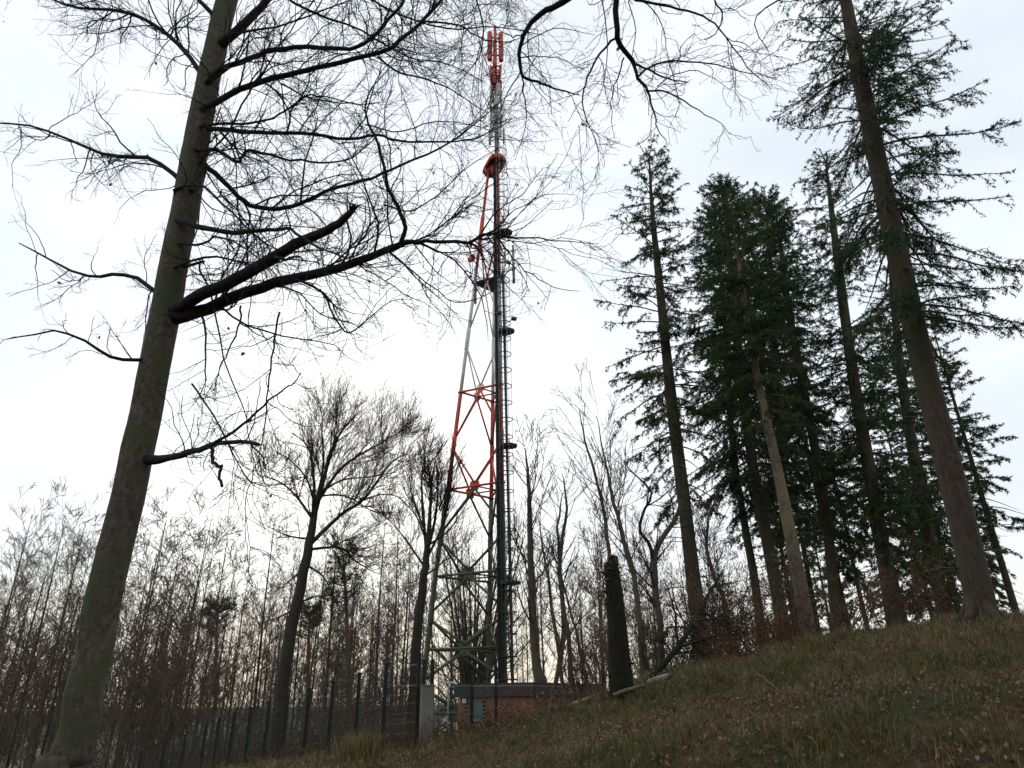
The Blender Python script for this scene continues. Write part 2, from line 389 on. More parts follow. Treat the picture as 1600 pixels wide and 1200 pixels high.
def make_tree(name, base_y, trace, widths, label, cat, seed, spec, first, bark, twig, bias=None, biask=0, group=None, k=22, extra=None):
    rg = np.random.default_rng(seed)
    pts = [P(px, py, Y) for px, py, Y in trace]
    D = [np.linalg.norm(p - np.array([0, 0, EYE])) for p in pts]
    r = [w_ * .5 * (RN.T @ (p - np.array([0, 0, EYE])))[2] * -1 / F for w_, p in zip(widths, pts)]
    # carry the trunk down into the ground
    b0 = pts[0]; g = gz(b0[0], b0[1])
    if b0[2] > g - .1:
        pts.insert(0, np.array([b0[0] + (b0[0]-pts[1][0])*.05, b0[1], g - .25])); r.insert(0, r[0] * 1.25)
    tr, rt = resample(pts, r, k)
    tr[1:] += rg.normal(0, .015, (k - 1, 3)) * np.array([1, 1, .2])
    t = thing(name, label, cat, (tr[0][0], tr[0][1], g), group)
    tb, cb = bare_tree(tr[0], tr, rt, rg, spec, first, bark, twig, bias, biask)
    tb.build('trunk', M[bark], t)
    for lp, wa_, wb_ in (extra or []):
        Y_ = trace[0][2]; n2 = len(lp)
        q_ = [P(a_, b_, Y_ + rg.normal(0, .05) + j_ * rg.choice([-.35, .35])) for j_, (a_, b_) in enumerate(lp)]
        rr_ = np.linspace(wa_, wb_, n2) * .5 * Y_ / F
        a_, r_ = resample(q_, rr_, 14); lb = MB(); lb.tube(a_, r_, 7); lb.build('limb', M[bark], t)
        branches(a_[None], np.maximum(r_, .02)[None], rg, spec, cb)
    cb.build('crown', M[twig], t)
    return t

SPEC_MID = lambda re=.006, sc=1.0, up=.3: [
    dict(sp=.55*sc, ang=(.45, .95), lf=(.35, .6), t0=.15, taper=.5, lmin=.5, k=6, wob=.10, up=up, rend=re*1.3, sides=4, rr=.55),
    dict(sp=.34*sc, ang=(.4, .9), lf=(.35, .6), t0=.1, taper=.5, lmin=.35, lmax=1.8, k=5, wob=.12, up=up, rend=re, sides=3, rr=.6),
    dict(sp=.20*sc, ang=(.35, .8), lf=(.35, .65), t0=.1, taper=.4, lmin=.22, lmax=.8, k=4, wob=.12, up=up*.6, rend=re*.8, sides=3, rr=.6)]
FIRST = lambda n, t0=.35, up=.5, lf=(.25, .42), taper=.6, ang=(.5, 1.0): dict(n=n, t0=t0, ang=ang, lf=lf, taper=taper, rend=.010, k=9, wob=.09, up=up, rr=.30)


# ------------------------------------------------------------------ lattice tower
TY = 36.0
RFx = float(P(782.5, 600, TY)[0])
def zat(py, px=780): return float(P(px, py, TY)[2])
dL = np.array([-.913, .407, 0]); dR = np.array([-.20, .98, 0])
def side(z, lpx):
    lo, hi = .05, 8.
    for _ in range(40):
        m_ = (lo + hi) / 2
        if proj(np.array([RFx, TY, z]) + dL * m_)[0] > lpx: lo = m_
        else: hi = m_
    return lo
lev = [(1114, 652), (1010, 668), (891, 680), (753, 700), (600, 720), (432, 742), (256, 764)]
LZ = [zat(a) for a, _ in lev]; LS = [side(zat(a), b_) for a, b_ in lev]
_c = np.polyfit(LZ, LS, 2)
def sz(z): return float(np.interp(z, LZ, LS)) if z >= LZ[0] else LS[0] + (LZ[0] - z) * (LS[0] - LS[1]) / (LZ[1] - LZ[0])
def leg(i, z):
    base = np.array([RFx, TY, z])
    return base + (0 if i == 0 else (dL if i == 1 else dR) * sz(z))
gT = gz(RFx - 1.5, TY + 1)
tower = thing('lattice_tower', 'tall three-legged lattice radio mast painted green, red and white beside the hut', 'radio mast', (RFx, TY, gT))
z0 = gT - .1
secs = [(z0, LZ[3], 'green', .135), (LZ[3], LZ[4], 'red', .12), (LZ[4], LZ[5], 'white', .11), (LZ[5], LZ[6], 'red', .095)]
for za, zb, cn, r in secs:
    for i in range(3):
        m_ = MB(); zz = np.linspace(za, zb, 4); m_.tube([leg(i, z) for z in zz], r, 10)
        zc = zb - .12
        m_.tube([leg(i, zb - .06), leg(i, zb - .001)], r * 1.45, 10)
        m_.build('leg', M[cn], tower, label=cn + ' painted section of leg')
    if za == z0:
        for i in range(3):
            m_ = MB(); p = leg(i, gT); m_.box((p[0], p[1], gT + .05), (.9, .9, .5)); m_.build('footing', M['concrete'], tower)
faces = [(0, 1), (1, 2), (2, 0)]
def bar(a, b_, r, cn, name='brace', sides=6):
    m_ = MB(); m_.tube([a, b_], r, sides); return m_.build(name, M[cn], tower)
def plate(c, nrm_, up, wd, ht, cn, name='gusset_plate'):
    c = np.asarray(c); n_ = nrm(np.asarray(nrm_, float)); u = nrm(np.asarray(up, float)); v = np.cross(n_, u)
    oct_ = [(-1, -.45), (-.55, -1), (.55, -1), (1, -.45), (1, .45), (.55, 1), (-.55, 1), (-1, .45)]
    V = [c + n_ * s_ * .022 + v * a * wd / 2 + u * b_ * ht / 2 for s_ in (-1, 1) for a, b_ in oct_]
    m_ = MB(); i = np.arange(8); j = (i + 1) % 8
    m_.add(V, np.stack([i, j, j + 8, i + 8], 1)); m_.f.append((np.array([i[::-1]]), np.zeros(1, int), False)); m_.f.append((np.array([i + 8]), np.zeros(1, int), False))
    return m_.build(name, M[cn], tower)
cols_above = {0: 'green', 1: 'green', 2: 'green', 3: 'red', 4: 'white', 5: 'red'}
for li in range(0, 6):
    z = LZ[li]; below = 'green' if li <= 3 else ('red' if li == 4 else 'white')
    ringc = {0: 'green', 1: 'green', 2: 'green', 3: 'red', 4: 'red', 5: 'grating'}[li]
    mids = []
    for a, b_ in faces:
        A, B = leg(a, z), leg(b_, z); mid = (A + B) / 2; mids.append(mid)
        bar(A, B, .065, ringc, 'ring_beam')
        nv = np.cross(B - A, [0, 0, 1])
        sc_ = sz(z) / 4.3
        plate(mid + [0, 0, .15 * sc_ + .03], nv, (0, 0, 1), (.62 * sc_ + .1), .34 * sc_ + .06, cols_above[li])
        plate(mid - [0, 0, .15 * sc_ + .03], nv, (0, 0, 1), .5 * sc_ + .1, .28 * sc_ + .06, below)
    for q in range(3): bar(mids[q], mids[(q + 1) % 3], .045, ringc, 'plan_brace')
    # diagonals up to the leg joints of the bay above and down to those of the bay below
    if li < 6:
        zt = LZ[li + 1]; h = zt - z
        zl = z + h * (.40 if li < 5 else .36); zu = z + h * (.50 if li < 4 else .53)
        for (a, b_), mid in zip(faces, mids):
            for l_ in (a, b_):
                bar(mid + [0, 0, .15], leg(l_, zl), .062 if li < 4 else .05, cols_above[li])
                if li < 5:
                    A2, B2 = leg(a, zt), leg(b_, zt); m2 = (A2 + B2) / 2
                    bar(leg(l_, zu), m2 - [0, 0, .15], .062 if li < 4 else .05, cols_above[li])
        for i in range(3):
            m_ = MB(); m_.tube([leg(i, zl - .35), leg(i, zl - .15), leg(i, zu + .15), leg(i, zu + .35)], [.11 if li < 3 else .09, .16 if li < 3 else .135, .16 if li < 3 else .135, .11 if li < 3 else .09], 10); m_.build('joint_sleeve', M[cols_above[li]], tower)
# lowest half bay under the bottom ring
for a, b_ in faces:
    A, B = leg(a, LZ[0]), leg(b_, LZ[0]); mid = (A + B) / 2
    for l_ in (a, b_): bar(mid - [0, 0, .2], leg(l_, gT + .2), .045, 'green')

# cable duct in front of the right front leg, service pole, ladder with cage
zD = LZ[6] - .2
m_ = MB(); m_.box((RFx - .20, TY - .24, (z0 + zD) / 2), (.20, .2, zD - z0), .12)
duct = m_.build('cable_duct', M['black'], tower)
m_ = MB()
for z in np.arange(gT + 1, zD, 1.5): m_.box((RFx - .20, TY - .245, z), (.25, .24, .07), .12)
m_.build('duct_clamp', M['darkmetal'], duct, kind='stuff')
zPole = zat(425)
bar(np.array([RFx + .40, TY - .1, z0]), np.array([RFx + .22, TY - .1, zPole]), .075, 'darkmetal', 'service_pole', 8)
ladder = MB()
lx, ly = RFx + .22, TY - .32
for s_ in (-.14, .14): ladder.tube([(lx + s_, ly, gT + 1.5), (lx + s_ - .03, ly, LZ[6] + 1)], .022, 5)
lad = ladder.build('access_ladder', M['galv'], tower)
m_ = MB()
zz = np.arange(gT + 1.6, LZ[6] + .9, .28)
n_ = len(zz); Pp = np.stack([np.stack([np.full(n_, lx - .14), np.full(n_, ly), zz], 1), np.stack([np.full(n_, lx + .14), np.full(n_, ly), zz], 1)], 1)
m_.tubes(Pp, np.full((n_, 2), .016), 4); m_.build('rung', M['galv'], lad, kind='stuff')
a_ = np.linspace(0, 2 * pi, 17); hp = [(lx + .03 + .38 * cos(t), ly - .34 - .38 * sin(t), 0) for t in a_]
m_ = MB(); m_.tube(hp, .028, 5); hoop = m_.mesh('cage_hoop', M['darkmetal'])
base_l = np.array([RFx, TY, gT])
for z in np.arange(gT + 3.2, LZ[6] + .5, 1.02):
    place('cage_hoop', hoop, lad, (0, 0, z))
m_ = MB()
for t in (0.2, 1.1, 2.0, 2.9):
    x_, y_ = lx + .03 + .365 * cos(t), ly - .34 - .365 * sin(t); m_.tube([(x_, y_, gT + 3), (x_, y_, LZ[6] + .6)], .013, 4)
m_.build('cage_bar', M['galv'], lad, kind='stuff')
m_ = MB(); ll = [(RFx - .1 + .52 * cos(t), TY - .45 + .42 * sin(t)) for t in np.arange(8) * pi / 4 + .3]
ll = [(x_ + .45, y_) for x_, y_ in ll]; m_.prism(ll, 0, .07)
for k_ in range(8):
    p, q = ll[k_], ll[(k_ + 1) % 8]; m_.tube([(p[0], p[1], .09), (q[0], q[1], .09)], .035, 5)
rest = m_.mesh('rest_platform', M['grating'])
for py in (372, 525, 703, 915, 951, 1032):
    if py > 940: continue
    place('rest_platform', rest, tower, (-base_l[0], -base_l[1], zat(py) - base_l[2]))
m_ = MB()
for q in range(4): m_.tube([(RFx - .32 + q * .022, TY - .12 - .03 * q, gT + .5), (RFx - .31 + q * .022, TY - .12 - .03 * q, zat(440 + 60 * q))], .014, 5)
m_.build('cable', M['black'], duct, kind='stuff')
# service platform inside the legs at the white/red change
z = LZ[5]
m_ = MB(); tri = [leg(i, z)[:2] for i in range(3)]; ce = sum(tri) / 3
m_.prism([ce + (p - ce) * 1.25 for p in tri][::-1], z - .05, z + .02); m_.build('service_platform', M['grating'], tower)
bar(leg(1, z + .03), leg(1, z - 1.2) * .55 + leg(0, z - 1.2) * .45, .03, 'red', 'platform_strut'); bar(leg(2, z), leg(1, z - 1.3), .03, 'darkmetal', 'platform_strut')
# upper stadium platform
z = LZ[6]
ce = (leg(0, z) + leg(1, z) + leg(2, z)) / 3
u = nrm(np.array([.40, -.92, 0])); v = np.array([-u[1], u[0], 0])
def stadium(hl, r):
    o = []
    for t in np.linspace(-pi/2, pi/2, 9): o.append(ce[:2] + (u * (hl + r * cos(t)) + v * r * sin(t))[:2])
    for t in np.linspace(pi/2, 3*pi/2, 9): o.append(ce[:2] + (u * (-hl + r * cos(t)) + v * r * sin(t))[:2])
    return o
m_ = MB(); m_.prism(stadium(.5, .5), z, z + .05); pf = m_.build('top_platform', M['grating'], tower)
m_ = MB()
s1 = stadium(.5, .53); n_ = len(s1)
for zz_, r_ in ((z + .04, .10), (z + .22, .06)): m_.tube([(p[0], p[1], zz_) for p in s1 + s1[:1]], r_, 6, caps=False)
m_.build('platform_rim', M['red'], pf)
m_ = MB()
for i in range(3):
    p = leg(i, z - .9); q = ce + (leg(i, z) - ce) * 1.8; m_.tube([p, (q[0], q[1], z)], .07, 6)
m_.tube([(ce[0], ce[1], z - .8), (ce[0], ce[1], z + .1)], [.18, .42], 12)
m_.build('platform_bracket', M['red'], pf)
# mast above
def zmast(py): return float(P(775, py, ce[1])[2])
mx0 = np.array([P(775.5, 200, ce[1])[0], ce[1]])
mp_ = lambda z_: (mx0[0], mx0[1], z_)
zr, zt_ = zmast(138), zmast(42)
for za, zb, cn, r in ((z, zr, 'galv', .15), (zr, zt_, 'red', .12)):
    m_ = MB(); m_.tube([mp_(za), mp_(zb)], r, 10); m_.build('mast_pole', M[cn], tower, label=('red upper' if cn == 'red' else 'grey lower') + ' length of the mast pole')
m_ = MB()
for z_ in np.arange(z + .4, zt_ - .5, .34): m_.tube([(mx0[0] - .3, mx0[1] - .12, z_), (mx0[0] + .3, mx0[1] - .12, z_)], .016, 4)
m_.tube([(mx0[0] + .5, mx0[1] - .3, z + .1), (mx0[0] + .5, mx0[1] - .3, zmast(150))], .014, 4); m_.tube([(mx0[0] + .62, mx0[1] - .1, z + .1), (mx0[0] + .62, mx0[1] - .1, zmast(150))], .014, 4)
m_.build('step_bolt', M['galv'], tower, kind='stuff')
def panel_mesh(wd, dp, ht, cn):
    m_ = MB(); o = [(wd/2 * cos(t), dp/2 * sin(t) if sin(t) < 0 else dp/4 * sin(t)) for t in np.linspace(0, 2*pi, 13)[:-1]]
    m_.prism(o, -ht/2, ht/2); m_.prism([(a * .8, b_ * .8) for a, b_ in o], -ht/2 - .05, -ht/2); m_.box((0, .13, ht*.33), (.08, .2, .06)); m_.box((0, .13, -ht*.33), (.08, .2, .06)); return m_.mesh('panel_antenna', M[cn])
def antennas(py0, py1, cn, n_, r, wd, off=0, label=None, dp=.2):
    za, zb = zmast(py1), zmast(py0); me = panel_mesh(wd, dp, zb - za, cn)
    for q in range(n_):
        t = off + q * 2 * pi / n_
        o = place('panel_antenna', me, tower, (mx0[0] + r * cos(t) - base_l[0], mx0[1] + r * sin(t) - base_l[1], (za + zb) / 2 - base_l[2]), t + pi / 2)
        o['label'] = label
    m_ = MB()
    for z_ in (za + (zb - za) * .2, zb - (zb - za) * .2):
        for q in range(n_):
            t = off + q * 2 * pi / n_; m_.tube([mp_(z_), (mx0[0] + (r - .1) * cos(t), mx0[1] + (r - .1) * sin(t), z_)], .035, 5)
    m_.build('antenna_bracket', M['red' if cn == 'red' else 'galv'], tower, kind='stuff')
antennas(52, 94, 'red', 2, .37, .36, .12, 'long red panel antenna', .48)
antennas(60, 92, 'red', 1, .40, .22, 1.75, 'narrow red panel antenna', .3)
antennas(100, 111, 'red', 3, .37, .32, .4, 'short red antenna box')
antennas(114, 123, 'red', 4, .37, .27, .9, 'short red antenna box')
antennas(126, 136, 'red', 3, .36, .32, .2, 'short red antenna box')
antennas(139, 154, 'antwhite', 4, .38, .36, .5, 'short grey antenna box')
antennas(157, 170, 'antwhite', 4, .36, .36, .1, 'short grey antenna box')
antennas(174, 194, 'antwhite', 4, .42, .30, .7, 'pale grey panel antenna')
antennas(200, 221, 'antwhite', 5, .50, .28, .2, 'pale grey panel antenna')
# round dish on the left leg
p = leg(1, zat(404)); q = P(737, 404, p[1] - .2)
m_ = MB(); ax = nrm(np.array([-.55, -.8, .1])); pr = []
m_.tubes(np.array([[q - ax * .16, q - ax * .10, q + ax * .02, q + ax * .05, q + ax * .06]]), np.array([[.1, .22, .31, .30, .01]]), 16)
dish = m_.build('dish_antenna', M['red'], tower)
m_ = MB(); m_.tube([q - ax * .1, p], .035, 6); m_.build('dish_arm', M['darkmetal'], dish)
# tan tubular antennas on arms
for (px, pa, pb, yy, tgt, lb) in ((743, 418, 474, TY + .4, leg(1, zat(450)), 'tan tube antenna'), (801.5, 384, 442, TY - .3, np.array([RFx + .25, TY - .1, zat(424)]), 'tan tube antenna')):
    A = P(px, pa, yy); B = P(px, pb, yy); B[0] = A[0]
    m_ = MB(); m_.tube([A, B], .085, 10); tu = m_.build('tube_antenna', M['tan'], tower, label=lb)
    m_ = MB(); mm = A * .35 + B * .65
    m_.tube([mm, (tgt[0], tgt[1], mm[2])], .035, 6); m_.tube([mm + [0, 0, .3], (tgt[0], tgt[1], mm[2] - .4)], .03, 6); m_.box(mm, (.2, .2, .12)); m_.build('antenna_arm', M['darkmetal'], tu)
# little yagi and floodlights
p0 = P(752, 392, TY + .5)
m_ = MB(); m_.tube([p0 + [-.4, 0, 0], p0 + [.9, 0, .12]], .02, 5); m_.tube([p0 + [-.05, 0, -.45], p0 + [-.05, 0, .5]], .018, 5); m_.tube([p0 + [.45, 0, -.3], p0 + [.45, 0, .3]], .014, 4); m_.build('whip_antenna', M['darkmetal'], tower)
for px, py in ((803, 498), (780, 489)):
    c = P(px, py, TY - .75); m_ = MB(); m_.box(c, (.30, .22, .16), .3); m_.tube([c, (RFx + .3, TY - .2, c[2] - .02)], .025, 5); m_.build('floodlight', M['darkmetal'], tower)
for px, py, tp in ((735.5, 432, leg(1, zat(434))), (793, 410, np.array([RFx + .22, TY - .1, zat(418)]))):
    c = P(px, py, tp[1]); m_ = MB(); m_.tube([c - [0, 0, .06], c + [0, 0, .06]], .08, 8); m_.tube([c, tp], .02, 5); m_.build('sensor', M['darkmetal'], tower)

# ------------------------------------------------------------------ brick hut
rH = rad(-25)
hY = 29.0
zroof = float(P(832, 1066, hY)[2]); A = P(832, 1068, hY)[:2]
wL = np.array([-cos(rad(25)), sin(rad(25))]); wR = np.array([sin(rad(25)), cos(rad(25))])
WL, WR = 3.3, 8.2
gH = gz(*(A + wL * 2)) - .5
hut = thing('brick_hut', 'low flat-roofed brick equipment hut with a dark fascia and teal door', 'hut', (A[0], A[1], gH))
def hp2(a, b_): return A + wL * a + wR * b_
fh = .42
m_ = MB(); m_.prism([hp2(.12, .12), hp2(WL - .12, .12), hp2(WL - .12, WR - .12), hp2(.12, WR - .12)][::-1], gH, zroof - .35)
# door opening is a recessed frame: the wall body is set behind the brick skin
wallm = m_.build('wall', M['mortar'], hut)
m_ = MB(); m_.prism([hp2(-.12, -.12), hp2(WL + .12, -.12), hp2(WL + .12, WR + .12), hp2(-.12, WR + .12)][::-1], zroof - .06, zroof)
roof = m_.build('roof', M['roofing'], hut)
for (a, b_), (c, d), mt in (((-.1, -.1), (WL - .55, -.1), 'fascia'), ((WL - .545, -.1), (WL + .1, -.1), 'fascia2'), ((-.1, -.093), (-.1, WR + .1), 'fascia')):
    p, q = hp2(a, b_), hp2(c, d); mid = (p + q) / 2; dd = q - p
    m_ = MB(); m_.box((mid[0], mid[1], zroof - .065 - fh / 2), (np.linalg.norm(dd), .05, fh), math.atan2(dd[1], dd[0]))
    m_.build('fascia', M[mt], roof, label=('dark teal' if mt == 'fascia2' else 'dark brown') + ' fascia board')
# bricks, each one real and slightly uneven
def brickwall(o, d, nout, length, z_lo, z_hi, skip, rg, limit):
    bl, bh, j = .24, .071, .012
    unit = MB(); unit.box((0, 0, 0), (bl - j, .10, bh - j)); me = unit.mesh('brick', M['brick'])
    stuff = MB(); cnt = 0; angle = math.atan2(d[1], d[0]); r = 0; z_ = z_hi
    while z_ > z_lo:
        z_ -= bh; x_ = -(r % 2) * bl / 2
        while x_ < length:
            a, e_ = max(x_, 0), min(x_ + bl, length)
            if e_ - a > .05 and not skip((a + e_) / 2, z_):
                c = o + d * (a + e_) / 2 + nout * (.025 + rg.uniform(-.006, .006))
                if cnt < limit and e_ - a > bl * .98:
                    ob = place('brick', me, wallm, (c[0], c[1], z_ + bh / 2), angle); cnt += 1
                else: stuff.box((c[0], c[1], z_ + bh / 2), (e_ - a - j, .10, bh - j), angle)
            x_ += bl
        r += 1
    if stuff.n: stuff.build('brickwork', M['brick'], wallm, kind='stuff')
rg = np.random.default_rng(3)
zw = zroof - .065 - .36
dz0, dz1 = WL - 1.15, WL - .45
brickwall(hp2(0, .06), wL, -wR, WL, gH + .9, zw, lambda t, z_: (dz0 < t < dz1 and z_ < zw - .15) or (t < 2.05 and .15 < t and z_ < zw - 1.02), rg, 150)
brickwall(hp2(.06, .02), wR, -wL, WR, gH + .9, zw, lambda t, z_: False, rg, 130)
p = hp2((dz0 + dz1) / 2, .03)
m_ = MB(); m_.box((p[0], p[1], (gH + zw - .14) / 2), (dz1 - dz0 - .02, .05, zw - .14 - gH), math.atan2(wL[1], wL[0])); door = m_.build('door', M['teal'], hut)
m_ = MB()
for z_ in (zw - .9, zw - 1.6): 
    pp = hp2((dz0 + dz1) / 2, -.01); m_.box((pp[0], pp[1], z_), (dz1 - dz0 - .04, .03, .05), math.atan2(wL[1], wL[0]))
pp = hp2(dz0 + .1, -.03); m_.box((pp[0], pp[1], zw - 1.15), (.12, .05, .03), math.atan2(wL[1], wL[0]))
m_.build('door_rail', M['galv'], door)
p = hp2(1.1, .0)
m_ = MB(); m_.box((p[0], p[1], zw - 1.02 - .5), (1.85, .06, .95), math.atan2(wL[1], wL[0])); m_.build('vent_panel', M['fascia'], hut)
for q in range(7):
    m_ = MB(); pp = hp2(1.1, -.035); m_.box((pp[0], pp[1], zw - 1.12 - q * .12), (1.8, .04, .035), math.atan2(wL[1], wL[0])); m_.build('louvre', M['darkmetal'], hut)
m_ = MB(); p = hp2(WL - .35, -.1); m_.box((p[0], p[1], zw - .2), (.12, .12, .16), .4); m_.build('wall_lamp', M['white'], hut)

# ------------------------------------------------------------------ grey pillar and steel post
c = P(667, 1115, 18.6); g = gz(c[0], c[1]); zt = P(667, 1070, 18.6)[2]
pil = MB(); hw = .165
poly = [(c[0] - hw, c[1] - .11), (c[0] - hw + .05, c[1] - .16), (c[0] + hw, c[1] - .12), (c[0] + hw, c[1] + .12), (c[0] - hw, c[1] + .12)]
pil.prism(poly, g - .2, zt - .035); 
tp = thing('pillar', 'smooth grey-brown square pillar at the corner of the fence', 'pillar', (c[0], c[1], g))
pil.build('shaft', M['concrete'], tp)
m_ = MB(); m_.prism([(c[0] + (a - c[0]) * 1.06, c[1] + (b_ - c[1]) * 1.08) for a, b_ in poly], zt - .034, zt); m_.build('cap', M['concrete'], tp)
c = P(700, 1110, 24); g = gz(c[0], c[1]); zt = P(700, 1068, 24)[2]
tp = thing('marker_post', 'slim grey post with a short white crossbar behind the pillar', 'post', (c[0], c[1], g))
m_ = MB(); m_.tube([(c[0], c[1], g - .2), (c[0], c[1], zt)], .022, 8); m_.build('post', M['galv'], tp)
m_ = MB(); m_.box((c[0] - .02, c[1], zt + .03), (.36, .05, .06)); m_.build('crossbar', M['white'], tp)

# ------------------------------------------------------------------ green mesh fence
postspec = [(-30, 1262, 45), (30, 1240, 42.), (85, 1222, 39.5), (135, 1205, 37), (182, 1189, 35), (222, 1174, 33), (258, 1160, 31.2), (290, 1148, 29.7), (323, 1131, 28), (343, 1122, 27), (367, 1113, 26), (393, 1106, 25), (421, 1098, 24), (450, 1088, 23.2), (484, 1077, 22), (521, 1065, 21), (562, 1052, 20), (604, 1038, 19), (655, 1033, 18.9), (676, 1032, 19.6)]
fence = thing('mesh_fence', 'long dark green wire mesh fence running down the slope on the left', 'fence', (*P(604, 1038, 19)[:2], gz(*P(604, 1038, 19)[:2])))
def post_at(px, py, Y, par, r=.048, name='post'):
    p = P(px, py, Y); g = gz(p[0], p[1]); m_ = MB(); m_.box((p[0], p[1], (g - .2 + p[2]) / 2), (r * 2, r * 1.7, p[2] - g + .2), .2)
    m_.box((p[0], p[1], p[2] + .012), (r * 2.3, r * 2.0, .024), .2); m_.build(name, M['fencegreen'], par); return np.array([p[0], p[1], g]), p[2]
def mesh_between(a, za, b_, zb, par, low=0.04, drop=.1):
    L = np.linalg.norm(b_[:2] - a[:2]); d = (b_ - a)[:2] / L
    m_ = MB(); ps = []
    for t in np.arange(.03, L - .02, .05):
        f = t / L; x_, y_ = a[:2] + d * t; ps.append([(x_, y_, a[2] * (1 - f) + b_[2] * f + low), (x_, y_, za * (1 - f) + zb * f - drop)])
    m_.tubes(np.array(ps), np.full((len(ps), 2), .0028), 3)
    ps = []
    for h in np.arange(0, 1.001, 1 / 9.):
        for s_ in (-.006, .006):
            ps.append([(a[0], a[1] + s_, a[2] + low + (za - drop - a[2] - low) * h), (b_[0], b_[1] + s_, b_[2] + low + (zb - drop - b_[2] - low) * h)])
    m_.tubes(np.array(ps), np.full((len(ps), 2), .004), 3)
    m_.build('mesh_panel', M['fencewire'], par, kind='stuff')
prev = None
for px, py, Y in postspec:
    cur = post_at(px, py, Y, fence)
    if prev is not None: mesh_between(prev[0], prev[1], cur[0], cur[1], fence)
    prev = cur
fence2 = thing('mesh_fence', 'green wire mesh fence with leaning posts in front of the brick hut', 'fence', (*P(773, 1030, 20.5)[:2], gz(*P(773, 1030, 20.5)[:2])))
prev = post_at(663, 1033, 20.4, fence2); 
for px, py, Y, r in ((737, 1069, 20.4, .045), (774.5, 1030, 20.5, .040)):
    cur = post_at(px, py, Y, fence2, r); mesh_between(prev[0], prev[1], cur[0], cur[1], fence2); prev = cur
# two strands of plain wire over the top running on to the far posts
fence3 = thing('mesh_fence', 'far fence posts and wire showing above the hut roof', 'fence', (*P(888, 1030, 40)[:2], gz(*P(888, 1030, 40)[:2])))
prev = None
for px, py, Y in ((888, 1029, 40), (941, 1039, 39)):
    cur = post_at(px, py, Y, fence3, .06)
    if prev is not None: mesh_between(prev[0], prev[1], cur[0], cur[1], fence3)
    prev = cur
m_ = MB()
a, b_ = P(604, 1070, 19), P(737, 1072, 20.3); m_.tube([a, (a + b_) / 2 - [0, 0, .02], b_], .005, 4)
a, b_ = P(737, 1072, 20.3), P(905, 1074, 21); m_.tube([a, (a + b_) / 2 + [0, 0, .03], b_], .005, 4)
a, b_ = P(604, 1040, 19), P(655, 1038, 18.9); m_.tube([a, b_], .004, 4)
m_.build('strand_wire', M['steelwire'], fence2, kind='stuff')

# ------------------------------------------------------------------ foreground beech on the left
rg = np.random.default_rng(21)
def trace3(pts, w0, w1, k, y0=None, y1=None, jit=.0):
    """pts: (px,py,Y) -> points and radii (world)"""
    q = [P(*p) for p in pts]; n_ = len(q)
    dep = [-(RN.T @ (p - np.array([0, 0, EYE])))[2] for p in q]
    L = np.r_[0, np.cumsum(np.linalg.norm(np.diff(np.array([(a[0], a[1]) for a in pts], float), axis=0), axis=1))]; L /= L[-1]
    ws = np.array([w0 * (1 - t) + w1 * t for t in L]) if np.isscalar(w0) else np.array(w0)
    r = ws * .5 * np.array(dep) / F
    a, b_ = resample(q, r, k); a[1:-1] += rg.normal(0, .006, (k - 2, 3)); return a, b_
def yl(pts, ya, yb):
    n_ = len(pts); return [(p[0], p[1], ya + (yb - ya) * i / max(1, n_ - 1)) for i, p in enumerate(pts)]
TYB = 6.2
trunkpts = [(96, 1200), (120, 1150), (158, 960), (208, 740), (252, 520), (285, 340), (313, 190), (331, 100), (355, 0), (378, -90), (400, -190), (415, -330)]
ws = [62, 56, 52, 48, 44, 40, 36, 33, 31, 28, 22, 12]
tpts = yl(trunkpts, 6.4, 6.2)
tr, rt = trace3(tpts, ws, None, 40)
g = gz(tr[0][0], tr[0][1])
root = np.array([tr[0][0] - .02, tr[0][1], g - .2])
if tr[0][2] > g: tr = np.vstack([root, tr]); rt = np.r_[rt[0] * 1.25, rt]
beech = thing('beech_tree', 'bare beech with grey-brown trunk at the left and long black limbs reaching the mast', 'tree', (tr[0][0], tr[0][1], g))
def lumpy(tr, rt, S, K, seed, amp=.035):
    rq = np.random.default_rng(seed); a_, r_ = resample(tr, rt, K); an = np.arange(S) * 2 * pi / S; zz_ = np.linspace(0, 1, K)[:, None] * 60
    fac = 1 + amp * (np.sin(3 * an[None] + zz_ * .21) + .5 * np.sin(5 * an[None] - zz_ * .37 + 1) + .4 * np.sin(9 * an[None] + zz_ * .9)) + rq.normal(0, amp * .12, (K, S))
    for q_ in range(34):      # knots, healed branch scars and swellings
        ka, kz = rq.uniform(0, 2 * pi), rq.uniform(0, K); da = np.angle(np.exp(1j * (an - ka)))[None]; dz = (np.arange(K)[:, None] - kz) / K * 90
        w_ = rq.uniform(.12, .4); fac += rq.uniform(.03, .11) * (np.exp(-(da / w_) ** 2 - (dz / (w_ * 3)) ** 2) - .7 * np.exp(-(da / (w_ * .4)) ** 2 - (dz / (w_ * 1.1)) ** 2))
    flare = 1 + .35 * np.exp(-np.arange(K)[:, None] / K * 26) * (1 + .5 * np.sin(5 * an[None] + 1)); fac *= flare
    V = np.stack([a_[:, None, 0] + np.cos(an) * r_[:, None] * fac, a_[:, None, 1] + np.sin(an) * r_[:, None] * fac, np.broadcast_to(a_[:, None, 2], fac.shape)], -1)
    I = np.arange(K * S).reshape(K, S); m = MB(); m.add(V, np.stack([I[:-1], np.roll(I[:-1], -1, 1), np.roll(I[1:], -1, 1), I[1:]], -1).reshape(-1, 4), 0, True); return m
lumpy(tr, rt, 36, 220, 4).build('trunk', M['bark_near'], beech)
def tree_at(px, py):
    d = [np.hypot(*(np.array(proj(p)) - (px, py))) for p in tr]; return tr[int(np.argmin(d))]
